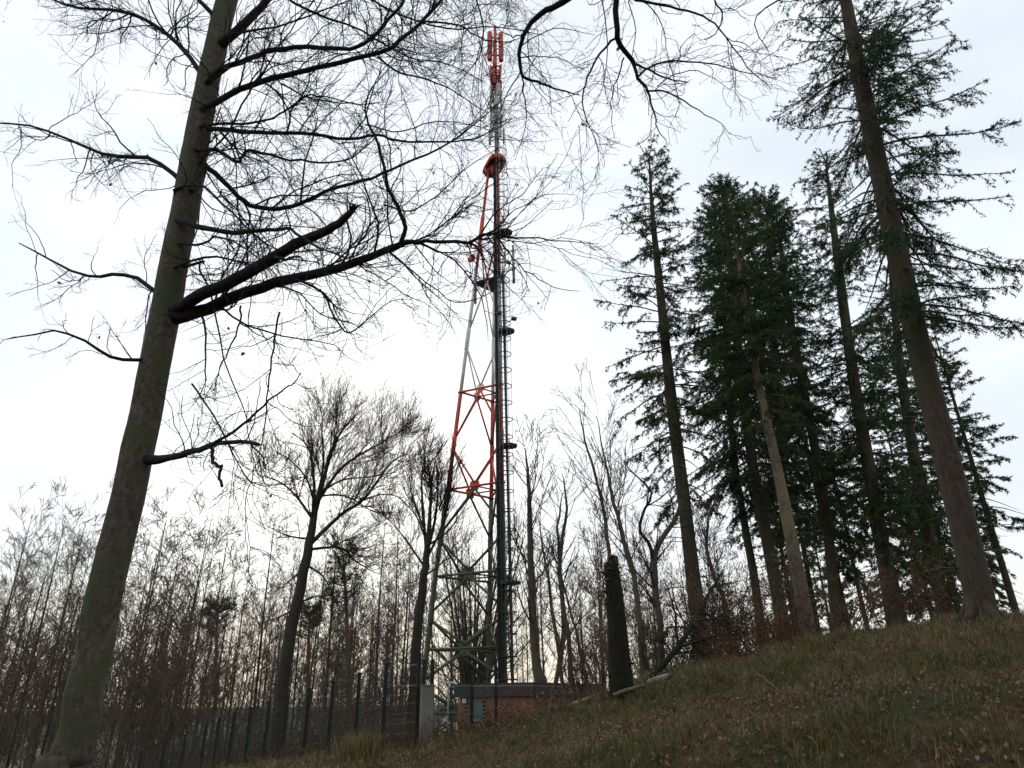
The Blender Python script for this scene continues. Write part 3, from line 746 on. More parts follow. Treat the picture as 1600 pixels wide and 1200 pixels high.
L1 = [  # (pixels, Y start, Y end, width start, width end)
 ([(318, 140), (345, 108), (400, 88), (425, 79), (480, 73), (548, 76), (580, 60), (612, 25), (632, 0), (650, -40)], 6.2, 5.2, 8, 3.5),
 ([(312, 175), (335, 160), (380, 139), (410, 127), (460, 115), (515, 102), (570, 88), (605, 78), (640, 50), (662, 32), (690, 0), (715, -50)], 6.2, 5.6, 9, 3.5),
 ([(660, 33), (710, 38), (735, 50), (762, 64), (800, 66)], 5.7, 5.9, 3, 1.2),
 ([(590, 88), (622, 113), (680, 128), (722, 152), (760, 175)], 5.8, 6.5, 3, 1.0),
 ([(300, 205), (325, 202), (355, 203), (410, 207), (480, 209), (545, 217), (590, 211), (625, 220), (680, 222), (722, 220), (765, 208), (800, 185)], 6.2, 6.8, 6.5, 1.2),
 ([(300, 200), (350, 193), (400, 191), (435, 180), (470, 155), (500, 150), (552, 162), (590, 160)], 6.2, 5.4, 4, 1.2),
 ([(440, 131), (470, 148), (500, 157), (560, 163), (600, 185)], 6.0, 6.4, 2.5, .8),
 ([(290, 235), (340, 236), (372, 253), (382, 240), (395, 236), (440, 246), (490, 253), (535, 252), (570, 232), (600, 200)], 6.2, 5.5, 5.5, 1.2),
 ([(285, 240), (311, 252), (340, 275), (370, 305), (395, 321), (440, 326), (480, 313), (515, 296), (570, 281), (602, 270), (640, 251), (700, 225), (745, 190), (800, 145)], 6.2, 7.2, 8, .9),
 ([(270, 340), (311, 355), (360, 362), (420, 360), (452, 357), (470, 372), (505, 390), (540, 402)], 6.2, 5.0, 9, 2),
 ([(258, 500), (311, 487), (370, 462), (440, 440), (520, 421), (575, 402), (625, 383), (645, 379), (680, 377), (735, 378), (752, 368), (775, 366), (800, 371), (860, 374), (935, 381)], 6.3, 5.8, [19, 17, 15.5, 14, 12, 10.5, 8.5, 6, 5, 4.5, 4, 3.2, 2.5, 1.8, .8], None),
 ([(626, 383), (632, 352), (618, 318), (606, 290), (601, 262), (590, 225), (575, 190), (570, 170), (580, 140), (620, 95)], 5.9, 5.0, 6.5, 1),
 ([(752, 368), (768, 340), (790, 320), (815, 305), (835, 280), (848, 262)], 5.8, 5.4, 2.2, .8),
 ([(776, 366), (792, 392), (812, 415), (835, 432), (870, 450), (905, 455)], 5.8, 6.2, 2.4, .7),
 ([(728, 378), (737, 398), (741, 405)], 5.8, 5.7, 2.4, 1.6),
 ([(700, 377), (720, 385), (700, 400), (680, 430), (660, 415), (650, 395)], 5.8, 5.6, 1.6, .6),
 ([(460, 437), (485, 445), (507, 460), (520, 490), (540, 518), (560, 512), (608, 472), (645, 469)], 6.0, 5.4, 4, .7),
 ([(500, 452), (515, 468), (530, 495), (545, 520), (575, 525)], 5.8, 5.6, 2.5, .7),
 ([(238, 720), (275, 712), (311, 703), (332, 694), (370, 691), (405, 695)], 6.3, 5.0, 11, 4.5),
 ([(333, 693), (370, 671), (410, 636), (440, 611), (458, 600), (470, 583)], 5.4, 4.8, 4.5, 1.6),
 ([(376, 478), (374, 508), (357, 548), (342, 578), (336, 620)], 5.9, 5.7, 3, 1),
 ([(437, 488), (430, 520), (424, 570), (417, 620), (411, 690), (397, 740), (383, 790), (392, 860)], 5.6, 5.5, 3, .8),
 ([(375, 505), (400, 520), (430, 536), (460, 545)], 5.8, 5.5, 2, .7),
 ([(330, 700), (333, 720), (345, 730), (342, 745), (347, 760)], 5.4, 5.3, 5, 4),
 ([(320, 405), (311, 420), (330, 460), (350, 560), (380, 640), (395, 700), (440, 750)], 6.2, 6, 3, .7),
 ([(300, 600), (340, 660), (380, 740), (420, 760), (470, 755)], 6.3, 5.6, 3, .7),
 ([(340, 60), (370, 52), (430, 42), (490, 22), (560, -5)], 6.2, 5.6, 3.5, 1.5),
 ([(345, 70), (395, 25), (430, -15), (470, -60)], 6.2, 5.8, 14, 7),
 ([(325, 130), (370, 95), (395, 60), (420, 62), (393, 48)], 6.2, 5.8, 3, 1),
 ([(311, 250), (350, 215), (385, 150), (425, 90), (460, 40), (500, -10)], 6.2, 5.5, 3, 1.4),
 ([(270, 420), (330, 400), (400, 415), (455, 405), (500, 412)], 6.2, 5.4, 4, 1.3),
 ([(262, 300), (311, 290), (360, 330), (420, 385), (480, 392), (530, 385)], 6.2, 5.4, 4, 1),
 ([(275, 380), (311, 382), (345, 370), (400, 400), (440, 440)], 6.2, 5.6, 4, 1),
 ([(600, 320), (640, 330), (690, 300), (730, 262), (790, 225)], 5.8, 6.4, 2.4, .8),
 ([(570, 195), (620, 205), (680, 190), (740, 195), (800, 215)], 5.6, 6.2, 2, .8),
 ([(400, -40), (470, 10), (560, 45), (640, 90), (700, 100), (760, 130)], 6.6, 7.5, 4, 1),
 ([(430, -60), (540, -20), (620, 20), (700, 45), (770, 42), (850, 55)], 6.4, 7.5, 4, 1),
 ([(385, -100), (560, -120), (680, -60), (745, 0), (752, 80), (715, 130)], 6.2, 5.2, 6, 1.2),
 # away to the left of the trunk
 ([(300, 300), (240, 250), (160, 240), (60, 200), (-40, 190)], 6.2, 6.5, 7, 1.5),
 ([(262, 470), (200, 430), (130, 430), (30, 380)], 6.3, 6.8, 7, 1.5),
 ([(325, 130), (270, 60), (200, 20), (110, 10), (20, -30)], 6.2, 6.6, 7, 1.8),
 ([(245, 560), (180, 560), (100, 520), (10, 530)], 6.3, 5.6, 6, 1.5),
 ([(345, 40), (300, -10), (230, -60)], 6.2, 6.0, 7, 3),
]
GROUPS = {}
limbs_by_k = []
for pts, ya, yb, wa, wb in L1:
    k = max(8, len(pts) * 3)
    a, r = trace3(yl(pts, ya, yb), wa, wb, k); r = r * 1.15
    if len(pts) > 5 and pts[0][0] < 345 and ya > 6.1 and pts[0][1] < 800:  # starts inside the trunk
        d = np.linalg.norm(tr - a[0], axis=1); q = tr[int(np.argmin(d))]; a[0] = q * .8 + a[0] * .2; r[0] *= 1.6; r[1] *= 1.25
    limbs_by_k.append((a, r))
sc_spec = [
    dict(sp=.135, ang=(.5, 1.15), lf=(.16, .42), t0=.06, taper=.35, lmin=.3, lmax=1.7, k=10, wob=.19, up=.15, rend=.0026, sides=4, rr=.6, rmax=.016, rl=.0065),
    dict(sp=.15, ang=(.45, 1.05), lf=(.25, .6), t0=.08, taper=.4, lmin=.18, lmax=.9, k=6, wob=.20, up=.2, rend=.0019, sides=3, rr=.7, rl=.006),
    dict(sp=.10, ang=(.5, 1.05), lf=(.2, .5), t0=.1, taper=.3, lmin=.06, lmax=.24, k=3, wob=.2, up=.2, rend=.0014, sides=3, rr=.75)]
def foliate(limbs, parent, spec, limb_mat='limb', twig_mat='twig', minw=.0):
    tw = MB(); tips = []
    for a, r in limbs:
        m_ = MB(); m_.tube(a, r, 8)
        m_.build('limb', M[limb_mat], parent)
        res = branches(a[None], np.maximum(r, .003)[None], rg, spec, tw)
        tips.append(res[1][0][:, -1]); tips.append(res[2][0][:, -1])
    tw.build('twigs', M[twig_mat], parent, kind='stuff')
    return np.concatenate(tips)
tips = foliate(limbs_by_k, beech, sc_spec)
def bud_mesh(pts_, rg, size, mb, mi=0):
    n_ = len(pts_); d = nrm(rg.normal(0, 1, (n_, 3)) + [0, 0, .4]); 
    Pp = np.stack([pts_, pts_ + d * size * .5, pts_ + d * size], 1); R_ = np.tile(np.array([[.0012, .0028, .0006]]), (n_, 1)); mb.tubes(Pp, R_, 3, mi)
def leaves(pts_, rg, size, mb, nm=1, droop=.6):
    """folded six-point leaves with a keel, hanging at random"""
    n_ = len(pts_); 
    if n_ == 0: return
    s_ = size * rg.uniform(.7, 1.25, (n_, 1)); d = nrm(rg.normal(0, 1, (n_, 3)) - [0, 0, droop]); q = nrm(np.cross(d, rg.normal(0, 1, (n_, 3)))); u_ = np.cross(d, q)
    c0 = pts_; c1 = pts_ + d * s_; m1 = pts_ + d * s_ * .45 + u_ * s_ * .08
    a1 = pts_ + d * s_ * .5 + q * s_ * .34 + u_ * s_ * .22; a2 = pts_ + d * s_ * .5 - q * s_ * .34 + u_ * s_ * rg.uniform(.0, .35, (n_, 1))
    V = np.stack([c0, a1, c1, a2, m1], 1); i = np.arange(n_)[:, None] * 5
    f = np.concatenate([i + [0, 4, 1, 0][:3], i + [1, 4, 2], i + [2, 4, 3], i + [3, 4, 0]])
    mi = np.tile(rg.integers(0, nm, n_), 4)
    mb.add(V, f, mi)
m_ = MB(); bud_mesh(tips[rg.random(len(tips)) < .12], rg, .022, m_); m_.build('buds', M['twig'], beech, kind='stuff')
m_ = MB(); leaves(tips[rg.random(len(tips)) < .006] - [0, 0, .01], rg, .05, m_); m_.build('dead_leaves', M['leaf_rust'], beech, kind='stuff')
# the thick broken limb
pts = [(262, 492), (311, 463), (370, 436), (430, 401), (478, 374), (520, 355), (545, 336), (553, 322)]
a, r = trace3(yl(pts, 6.3, 4.9), [20, 19, 19, 18, 16, 13, 11, 5], None, 26)
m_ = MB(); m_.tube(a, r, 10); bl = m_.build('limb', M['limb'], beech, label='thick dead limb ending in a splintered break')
m_ = MB()
for q in range(7):
    o_ = a[-3] + rg.normal(0, .012, 3); d = nrm(a[-1] - a[-4]) + rg.normal(0, .25, 3); m_.tube([o_, o_ + d * .07, o_ + d * .13 * rg.uniform(.6, 1.4)], [.012, .008, .001], 5)
m_.build('splinter', M['limb'], bl, kind='stuff')
a2, r2_ = trace3(yl([(430, 402), (452, 405), (465, 400), (480, 412)], 5.4, 5.2), 6, 1.5, 8)
m_ = MB(); m_.tube(a2, r2_, 7); m_.build('limb', M['limb'], beech)

# ------------------------------------------------------------------ second beech: trunk behind the camera, limbs over the top
rg = np.random.default_rng(5)
bx, by = 3.4, -2.6; g = gz(bx, by)
beech2 = thing('beech_tree', 'beech whose black limbs hang in from the top edge right of the mast', 'tree', (bx, by, g))
tk = resample([(bx, by, g - .2), (bx, by, 3), (bx - .1, by + .1, 6.5), (bx - .1, by + .3, 9.5), (bx + .1, by + .2, 13), (bx + .3, by, 17)], [.30, .26, .22, .18, .12, .03], 24)
m_ = MB(); m_.tube(*tk, 14); m_.build('trunk', M['bark_beech'], beech2)
def over(pts, ya, yb, wa, wb, h):
    """a traced limb preceded by the stretch that ties it to the trunk"""
    a, r = trace3(yl(pts, ya, yb), wa, wb, max(8, len(pts) * 3))
    s0 = np.array([bx - .1, by + .2, h]); mid = (s0 + a[0]) / 2 + [0, 0, .5]
    pre, rp = resample([s0, mid, a[0]], [r[0] * 1.9, r[0] * 1.4, r[0] * 1.02], 8)
    m_ = MB(); m_.tube(pre, rp, 8); m_.build('limb', M['limb'], beech2)
    return a, r
L2 = [over([(940, -90), (915, -30), (885, 0), (857, 14), (832, 35), (815, 65), (812, 95), (818, 120), (845, 130), (870, 138), (905, 148)], 4.4, 5.4, 14, 1.6, 7.2),
      over([(965, -90), (961, -30), (962, 0), (963, 50), (972, 75), (990, 98)], 4.2, 4.9, 11, 7.5, 7.8),
      over([(1000, -50), (985, -10), (1010, 3), (1060, 13), (1100, 26), (1130, 52), (1165, 100), (1205, 140)], 4.6, 5.5, 5, 1.1, 8.4),
      over([(1130, -60), (1115, -10), (1127, 20), (1120, 50), (1100, 62)], 4.6, 5.0, 4, 1.4, 8.6),
      over([(1260, -80), (1240, -20), (1180, 30), (1200, 80)], 4.2, 5.2, 4, 1.0, 8.2),
      ]
for pts, ya, yb, wa, wb in [
    ([(989, 96), (996, 118), (1012, 142), (1020, 170), (1027, 200), (1042, 222)], 4.9, 5.1, 6, 1),
    ([(992, 100), (1022, 112), (1050, 126), (1076, 128)], 4.9, 4.8, 4, 1.5),
    ([(997, 120), (1020, 102), (1058, 95), (1110, 100), (1160, 111), (1215, 122)], 4.9, 5.4, 3.5, .9),
    ([(1010, 142), (1040, 143), (1080, 165), (1120, 190), (1142, 210)], 5.0, 5.3, 3.2, .8),
    ([(1027, 135), (1050, 118), (1095, 112), (1140, 140)], 5.0, 5.2, 2, .7),
    ([(962, 60), (936, 85), (920, 118), (910, 148), (914, 180), (928, 212), (935, 240)], 4.7, 5.0, 4, .9),
    ([(975, 90), (965, 120), (955, 165), (960, 215)], 4.8, 5.0, 2.6, .7),
    ([(816, 118), (820, 150), (822, 200), (805, 250)], 5.3, 5.5, 2.5, .7),
    ([(814, 110), (790, 150), (770, 200), (740, 230)], 5.3, 5.9, 2.2, .7),
    ([(818, 70), (850, 50), (890, 46), (930, 55)], 5.2, 5.5, 2, .7),
    ([(940, -20), (945, 30), (950, 80), (940, 140), (915, 190)], 4.5, 4.8, 2.2, .7),
    ([(812, 90), (850, 88), (880, 92), (910, 115)], 5.3, 5.5, 2, .7)]:
    L2.append(trace3(yl(pts, ya, yb), wa, wb, max(8, len(pts) * 3)))
for q in range(9):
    t_ = q / 9.; h = 8 + 7 * t_; az = q * 2.4 + .5; ln = 4.5 * (1 - .6 * t_)
    s0 = np.array([bx, by + .2, h]); e_ = s0 + [cos(az) * ln, sin(az) * ln, ln * .4]
    if e_[1] > 2: continue
    L2.append(resample([s0, (s0 + e_) / 2 + [0, 0, .2], e_], [.07, .04, .01], 10))
sc2 = [dict(sc_spec[0], sp=.17, up=-.15, lf=(.15, .5), lmax=.9), dict(sc_spec[1], up=-.1, sp=.14, lmax=.5), dict(sc_spec[2], sp=.11, lmax=.18)]
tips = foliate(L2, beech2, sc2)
m_ = MB(); bud_mesh(tips[rg.random(len(tips)) < .12], rg, .022, m_); m_.build('buds', M['twig'], beech2, kind='stuff')
m_ = MB(); leaves(tips[rg.random(len(tips)) < .004], rg, .05, m_); m_.build('dead_leaves', M['leaf_rust'], beech2, kind='stuff')

# ------------------------------------------------------------------ conifers
def spruce(trunk, rt, rg, t0, n, Lmax, dead=.15, top_up=.5, dens=1.0, big=1.0, prof=.8, low=.75):
    """trunk polyline -> trunk mesh, crown mesh (branches + needle sprays)"""
    tb = MB(); tb.tube(trunk, rt, 12)
    K = len(trunk); cb = MB()
    t = np.sort(t0 + (1 - t0) * rg.random(n) ** .85); u_ = (t - t0) / (1 - t0)
    q = t * (K - 1); i = np.minimum(q.astype(int), K - 2); f = (q - i)[:, None]
    pos = trunk[i] * (1 - f) + trunk[i + 1] * f
    az = rg.random(n) * 2 * pi
    L = Lmax * (low + (1 - low) * np.minimum(1, u_ * 3)) * np.clip(1 - u_, .03, 1) ** prof * rg.uniform(.55, 1.15, n) + .25
    pitch = -.25 + .9 * u_ * top_up * 2 + rg.normal(0, .12, n)
    d = np.stack([np.cos(az) * np.cos(pitch), np.sin(az) * np.cos(pitch), np.sin(pitch)], 1)
    r0 = .012 + L * .009
    k = 8; Pp = np.empty((n, k, 3)); Pp[:, 0] = pos; dd = d.copy()
    for j in range(1, k):
        dd = dd + rg.normal(0, .05, (n, 3)); dd[:, 2] += (-.16 if j < 5 else .10) * (1 - u_ * .8); dd = nrm(dd); Pp[:, j] = Pp[:, j-1] + dd * (L / (k - 1))[:, None]
    R_ = r0[:, None] * np.linspace(1, .2, k)[None]
    cb.tubes(Pp, R_, 4, 0)
    # side branchlets, flat then hanging
    live = rg.random(n) > dead * (1 - u_)
    Pl, Rl = Pp[live], R_[live]
    pos, d2, L2_, r2_ = spawn(Pl, Rl, .15 / dens, rg, .12, 1.0, (.6, 1.1), (.16, .36), .55, .15, .85 * big, .75, .45, rmax=.008)
    P2, R2 = grow(pos, d2, L2_, np.maximum(r2_, .005), .003, 4, .10, -.75, rg)
    cb.tubes(P2[::2], R2[::2], 3, 0)
    # third order, hanging curtains
    pos, d3, L3, r3 = spawn(P2, R2, .17 / dens, rg, .1, 1.0, (.5, 1.0), (.3, .6), .4, .10, .34 * big, .3, .6, rmax=.005)
    P3, R3 = grow(pos, d3, L3, r3, .002, 3, .1, -.7, rg)
    # needle sprays: narrow bent blades set along the twigs
    def needles(Pq, step, ln, wd):
        seg = np.linalg.norm(Pq[:, 1:] - Pq[:, :-1], axis=-1).sum(1); cnt = np.maximum(2, (seg / step).astype(int)); idx = np.repeat(np.arange(len(Pq)), cnt); m = len(idx)
        t_ = rg.random(m) * (Pq.shape[1] - 1); a = np.minimum(t_.astype(int), Pq.shape[1] - 2); ff = (t_ - a)[:, None]
        p = Pq[idx, a] * (1 - ff) + Pq[idx, a + 1] * ff; tn = nrm(Pq[idx, a + 1] - Pq[idx, a]); sd_ = nrm(np.cross(tn, rg.normal(0, 1, (m, 3))))
        dr = nrm(tn * rg.uniform(.5, 1.1, (m, 1)) + sd_); w2 = nrm(np.cross(dr, rg.normal(0, 1, (m, 3)))); l_ = ln * rg.uniform(.6, 1.3, (m, 1))
        V = np.stack([p - w2 * wd / 2, p + w2 * wd / 2, p + dr * l_], 1); I_ = np.arange(m)[:, None] * 3 + [0, 1, 2]; cb.add(V, I_, 1)
    needles(P2, .020, .11 * big, .034 * big); needles(P3, .021, .11 * big, .032 * big); needles(Pl[:, 2:], .020, .11 * big, .034 * big)
    return tb, cb
def spruce_tree(trace, widths, label, seed, t0, n, Lmax, bark='bark_spruce', nd_='needles', group=None, cat='spruce', **kw):
    rg = np.random.default_rng(seed)
    pts = [P(*p) for p in trace]; r = [w_ * .5 * -(RN.T @ (p - np.array([0, 0, EYE])))[2] / F for w_, p in zip(widths, pts)]
    b0 = pts[0]; g = gz(b0[0], b0[1])
    if b0[2] > g - .1: pts.insert(0, np.array([b0[0], b0[1], g - .25])); r.insert(0, r[0] * 1.2)
    tr_, rt_ = resample(pts, r, 26)
    t = thing('spruce_tree', label, cat, (tr_[0][0], tr_[0][1], g), group)
    tb, cb = spruce(tr_, rt_, rg, t0, n, Lmax, **kw)
    tb.build('trunk', M[bark], t); cb.build('crown', [M['twig_brown'], M[nd_]], t)
    # root flare and broken branch stubs on the bare stem
    rb = MB()
    for q in range(5):
        a = q * 1.256 + rg.uniform(-.3, .3); b_ = tr_[0]; rr_ = rt_[0]
        rb.tube([(b_[0] + cos(a) * rr_ * .4, b_[1] + sin(a) * rr_ * .4, g + .45), (b_[0] + cos(a) * rr_ * .95, b_[1] + sin(a) * rr_ * .95, g + .12), (b_[0] + cos(a) * rr_ * 1.9, b_[1] + sin(a) * rr_ * 1.9, g - .12)], [rr_ * .35, rr_ * .4, rr_ * .2], 6)
    rb.build('root', M[bark], t, kind='stuff')
    sb = MB(); m = int(26 * t0 / .4)
    for q in range(m):
        f = rg.uniform(.08, t0); i_ = f * 25; i0 = int(i_); c = tr_[i0] * (1 - i_ + i0) + tr_[i0 + 1] * (i_ - i0); a = rg.uniform(0, 2 * pi); L_ = rg.uniform(.15, 1.5)
        p1 = c + [cos(a) * L_ * .5, sin(a) * L_ * .5, rg.uniform(-.05, .12)]; p2 = p1 + [cos(a + .2) * L_ * .5, sin(a + .2) * L_ * .5, -.12 * L_]
        sb.tube([c, p1, p2], [.018, .012, .004], 4)
    sb.build('dead_branch', M['twig_brown'], t, kind='stuff')
    return t
SP = [
 dict(trace=[(1104, 1040, 22), (1090, 960, 22), (1078, 860, 22), (1066, 760, 22), (1052, 650, 22), (1040, 540, 22), (1028, 420, 22), (1019, 330, 22), (1014, 240, 22)], widths=[30, 25, 22, 20, 19, 15, 12, 7, 1.5],
      label='ragged old spruce with a sparse crown standing nearest the open sky', seed=1, t0=.42, n=150, Lmax=2.5, dead=.35, top_up=.55, dens=1.1, prof=.35, low=.7),
 dict(trace=[(1228, 1015, 25), (1215, 930, 25), (1196, 830, 25), (1172, 700, 25), (1155, 560, 25), (1143, 430, 25), (1135, 340, 25), (1128, 288, 25)], widths=[24, 20, 18, 15, 13, 10, 6, 2],
      label='tall dark spruce with a dense pointed crown behind the ragged one', seed=2, t0=.43, n=260, Lmax=3.3, nd_='needles_dark', dead=.1, top_up=.5, dens=1.2, prof=.55),
 dict(trace=[(1268, 1020, 20), (1253, 930, 20), (1236, 840, 20), (1212, 720, 20.2), (1192, 630, 20.5), (1172, 530, 21), (1163, 470, 21), (1150, 380, 21.5), (1143, 310, 22)], widths=[25, 22, 19, 15, 12, 10, 8, 5, 2],
      label='spruce with a pale brown curving stem at the right', seed=3, t0=.5, n=160, Lmax=2.3, bark='bark_pale', dead=.2, dens=1.2, prof=.4),
 dict(trace=[(1192, 1000, 30), (1178, 900, 30), (1160, 800, 30), (1144, 690, 30), (1136, 560, 30), (1128, 450, 30), (1120, 370, 30), (1112, 330, 30)], widths=[15, 13, 11, 10, 9, 7, 4, 1.5],
      label='slim dark spruce seen between the ragged spruce and the pale stem', seed=4, t0=.42, n=200, Lmax=2.6, nd_='needles_dark', dead=.15, dens=1.1, prof=.5),
 dict(trace=[(1252, 990, 29), (1238, 880, 29), (1225, 760, 29), (1212, 600, 29), (1205, 450, 29), (1200, 360, 29), (1196, 310, 29)], widths=[14, 12, 11, 9, 7, 4, 1.5],
      label='dark spruce with a leaning top just right of the dense pointed crown', seed=5, t0=.38, n=250, Lmax=3.2, dead=.1, dens=1.2, prof=.5),
 dict(trace=[(1310, 1000, 25), (1290, 800, 25), (1262, 640, 25), (1235, 500, 25), (1222, 400, 25), (1212, 330, 25)], widths=[18, 15, 13, 11, 7, 2],
      label='spruce whose straight dark stem leaves the thicket right of the pale stem', seed=6, t0=.30, n=170, Lmax=2.4, nd_='needles_dark', dead=.25, dens=1.0, prof=.5),
 dict(trace=[(1545, 1000, 14), (1500, 800, 14), (1440, 560, 14), (1392, 350, 14), (1350, 150, 14), (1325, 20, 14), (1290, -160, 14)], widths=[44, 38, 34, 30, 24, 18, 3],
      label='big close spruce hanging its drooping boughs in at the top right', seed=7, t0=.36, n=210, Lmax=3.1, nd_='needles_dark', dead=.1, top_up=.25, dens=1.1, prof=.4, big=.75),
 dict(trace=[(1400, 990, 24), (1370, 800, 24), (1335, 600, 24), (1308, 400, 24), (1290, 250, 24)], widths=[24, 20, 17, 12, 2],
      label='spruce with a broad crown to the right of the pale stem', seed=8, t0=.26, n=190, Lmax=2.9, dead=.15, dens=1.1, prof=.5),
 dict(trace=[(1480, 980, 28), (1440, 780, 28), (1405, 560, 28), (1385, 330, 28)], widths=[22, 18, 13, 2],
      label='dark spruce filling the right edge behind the close one', seed=9, t0=.2, n=180, Lmax=3.0, nd_='needles_dark', dead=.1, dens=1.0, prof=.5),
]
for d_ in SP: spruce_tree(**d_)
# more spruces deeper in the stand: copies
def dup(root, loc, rotz, scale=1.0, label=None, group=None):
    r_ = root.copy(); COL.objects.link(r_); r_.location = loc; r_.rotation_euler = (0, 0, rotz); r_.scale = (scale,) * 3
    if label: r_['label'] = label
    if group: r_['group'] = group
    for ch in list(root.children):
        c_ = ch.copy(); COL.objects.link(c_); c_.parent = r_
    return r_
rg = np.random.default_rng(11)
X0 = np.zeros(3)
def straight(h, r, lean=.0):
    return resample([(0, 0, -.4), (lean * .3, 0, h * .33), (lean * .7, .1, h * .66), (lean, 0, h)], [r * 1.1, r * .8, r * .5, .01], 22)
protos = []
for q, (h, n_, mm) in enumerate(((20, 150, 'needles_dark'), (17, 150, 'needles'))):
    tr_, rt_ = straight(h, .17, .3); tb, cb = spruce(tr_, rt_, rg, .22, n_, 2.3, dead=.2, dens=.7, prof=.6, big=1.5)
    protos.append((tb.mesh('trunk', M['bark_spruce']), cb.mesh('crown', [M['twig_brown'], M[mm]])))
def inst(name, cat, label, group, pr, x_, y_, rot, sc_=1.0):
    t = thing(name, label, cat, (x_, y_, gz(x_, y_)), group); t.rotation_euler = (0, 0, rot); t.scale = (sc_,) * 3
    for nm, me in zip(('trunk', 'crown'), pr):
        o = bpy.data.objects.new(nm, me); COL.objects.link(o); o.parent = t
    return t
for px, Y, sc_ in ((1244, 42, .9), (1280, 36, .9), (1330, 33, .9), (1360, 45, 1), (1420, 38, 1), (1465, 48, 1), (1510, 34, .95), (1560, 40, 1), (1600, 30, .9), (1252, 55, .95), (1300, 60, 1), (1400, 62, 1), (1480, 60, 1), (1570, 55, 1)):
    x_ = P(px, 1000, Y)[0]; inst('spruce_tree', 'spruce', 'dark spruce deep in the stand behind the spruces on the right', 'spruces deep in the stand', protos[rg.integers(2)], x_, Y, rg.uniform(0, 6.3), sc_ * rg.uniform(.9, 1.1))

for x_, y_ in ((-9, -7), (-4, -9), (1, -10), (7, -8), (12, -6), (-13, -3), (-7, -14), (0, -16), (6, -15), (13, -13), (17, -4), (16, 3), (-18, -9), (19, -10), (-13, -18), (11, -20), (-2, -23)):  # unseen spruces added behind the camera to block skylight and darken the foreground
    inst('spruce_tree', 'spruce', 'dark spruce in the wood at the viewer\'s back', 'spruces at the viewer\'s back', protos[rg.integers(2)], x_, y_, rg.uniform(0, 6.3), rg.uniform(.85, 1.1))

# ------------------------------------------------------------------ bare trees in the middle distance
W = dict(bias=(.8, 0, .3), biask=.5)
SPW = [
    dict(sp=.21, ang=(.4, .95), lf=(.3, .6), t0=.2, taper=.35, lmin=.7, lmax=2.8, k=7, wob=.11, up=.45, rend=.007, sides=4, rr=.4, rmax=.018, bias=(.8, 0, .5), biask=.5),
    dict(sp=.24, ang=(.35, .85), lf=(.35, .65), t0=.1, taper=.4, lmin=.4, lmax=1.5, k=5, wob=.11, up=.4, rend=.0055, sides=3, rr=.6, bias=(.8, 0, .4), biask=.4),
    dict(sp=.125, ang=(.3, .7), lf=(.4, .7), t0=.1, taper=.4, lmin=.25, lmax=.75, k=4, wob=.10, up=.3, rend=.0042, sides=3, rr=.7)]
SPU = [dict(d_, bias=(0, 0, 1), biask=.5) for d_ in SPW]
T1L = [([(490, 805), (503, 760), (520, 700), (540, 665), (556, 649)], 8, 1.5), ([(491, 800), (491, 762), (487, 715), (475, 690), (454, 676)], 6, 1.2), ([(496, 785), (529, 736), (560, 712), (590, 695), (608, 684)], 6, 1.2),
       ([(487, 848), (535, 802), (568, 781), (610, 724), (637, 709)], 7, 1.2), ([(568, 781), (600, 772), (628, 778)], 3, 1), ([(486, 858), (532, 856), (556, 877), (586, 895)], 5, 1.2),
       ([(489, 812), (460, 772), (433, 751), (402, 742)], 5, 1), ([(483, 842), (454, 838), (424, 826)], 4, 1), ([(479, 882), (460, 901), (430, 925)], 4, 1), ([(481, 884), (505, 901), (520, 928)], 4, 1),
       ([(466, 942), (499, 931), (516, 943)], 3.5, 1), ([(460, 952), (430, 967), (402, 974)], 3.5, 1), ([(492, 790), (505, 730), (503, 670), (506, 642)], 5, 1), ([(493, 795), (480, 750), (455, 720), (430, 705)], 4, 1), ([(500, 770), (535, 750), (580, 745), (615, 738)], 4, 1), ([(498, 775), (540, 775), (585, 800), (612, 800)], 3.5, 1)]
make_tree('beech_tree', 0, [(428, 1210, 26), (438, 1100, 26), (456, 980, 26), (478, 880, 26), (490, 810, 26), (500, 770, 26), (515, 710, 26), (530, 670, 26)], [25, 20, 18, 15, 11, 7, 4, 1.5],
  'large bare beech with a windswept fan of twigs and dark trunk behind the fence', 'tree', 31, SPW, dict(FIRST(8, .5, .6, (.10, .16), .2, (.5, 1.05)), rr=.25), 'bark_dark', 'twig', k=30, extra=T1L)
T2L = [([(667, 868), (661, 800), (659, 745), (664, 712)], 6, 1.2), ([(668, 862), (680, 810), (684, 760), (680, 715)], 6, 1.2), ([(669, 868), (690, 825), (702, 780), (706, 745)], 5, 1.2), ([(663, 885), (630, 838), (607, 811)], 4, 1), ([(662, 835), (650, 806), (628, 781), (611, 772)], 3, 1),
       ([(668, 840), (672, 780), (670, 725)], 5, 1), ([(672, 850), (700, 830), (722, 800)], 4, 1), ([(663, 900), (690, 880), (712, 850)], 3, 1), ([(664, 830), (645, 780), (640, 745)], 4, 1)]
make_tree('beech_tree', 0, [(644, 1140, 34), (650, 1020, 34), (657, 940, 34), (664, 890, 34), (668, 850, 34), (673, 790, 34), (676, 745, 34), (680, 718, 34)], [20, 16, 14, 12, 9, 5, 3, 1.2],
  'upright bare beech with a dark fan crown close left of the mast', 'tree', 32, [dict(SPU[0], sp=.26, rend=.009), dict(SPU[1], sp=.26, rend=.008), dict(SPU[2], sp=.2, rend=.0065)], dict(FIRST(8, .55, .6, (.08, .14), .2, (.5, 1.05)), rr=.25), 'bark_dark', 'twig', k=28, extra=T2L)
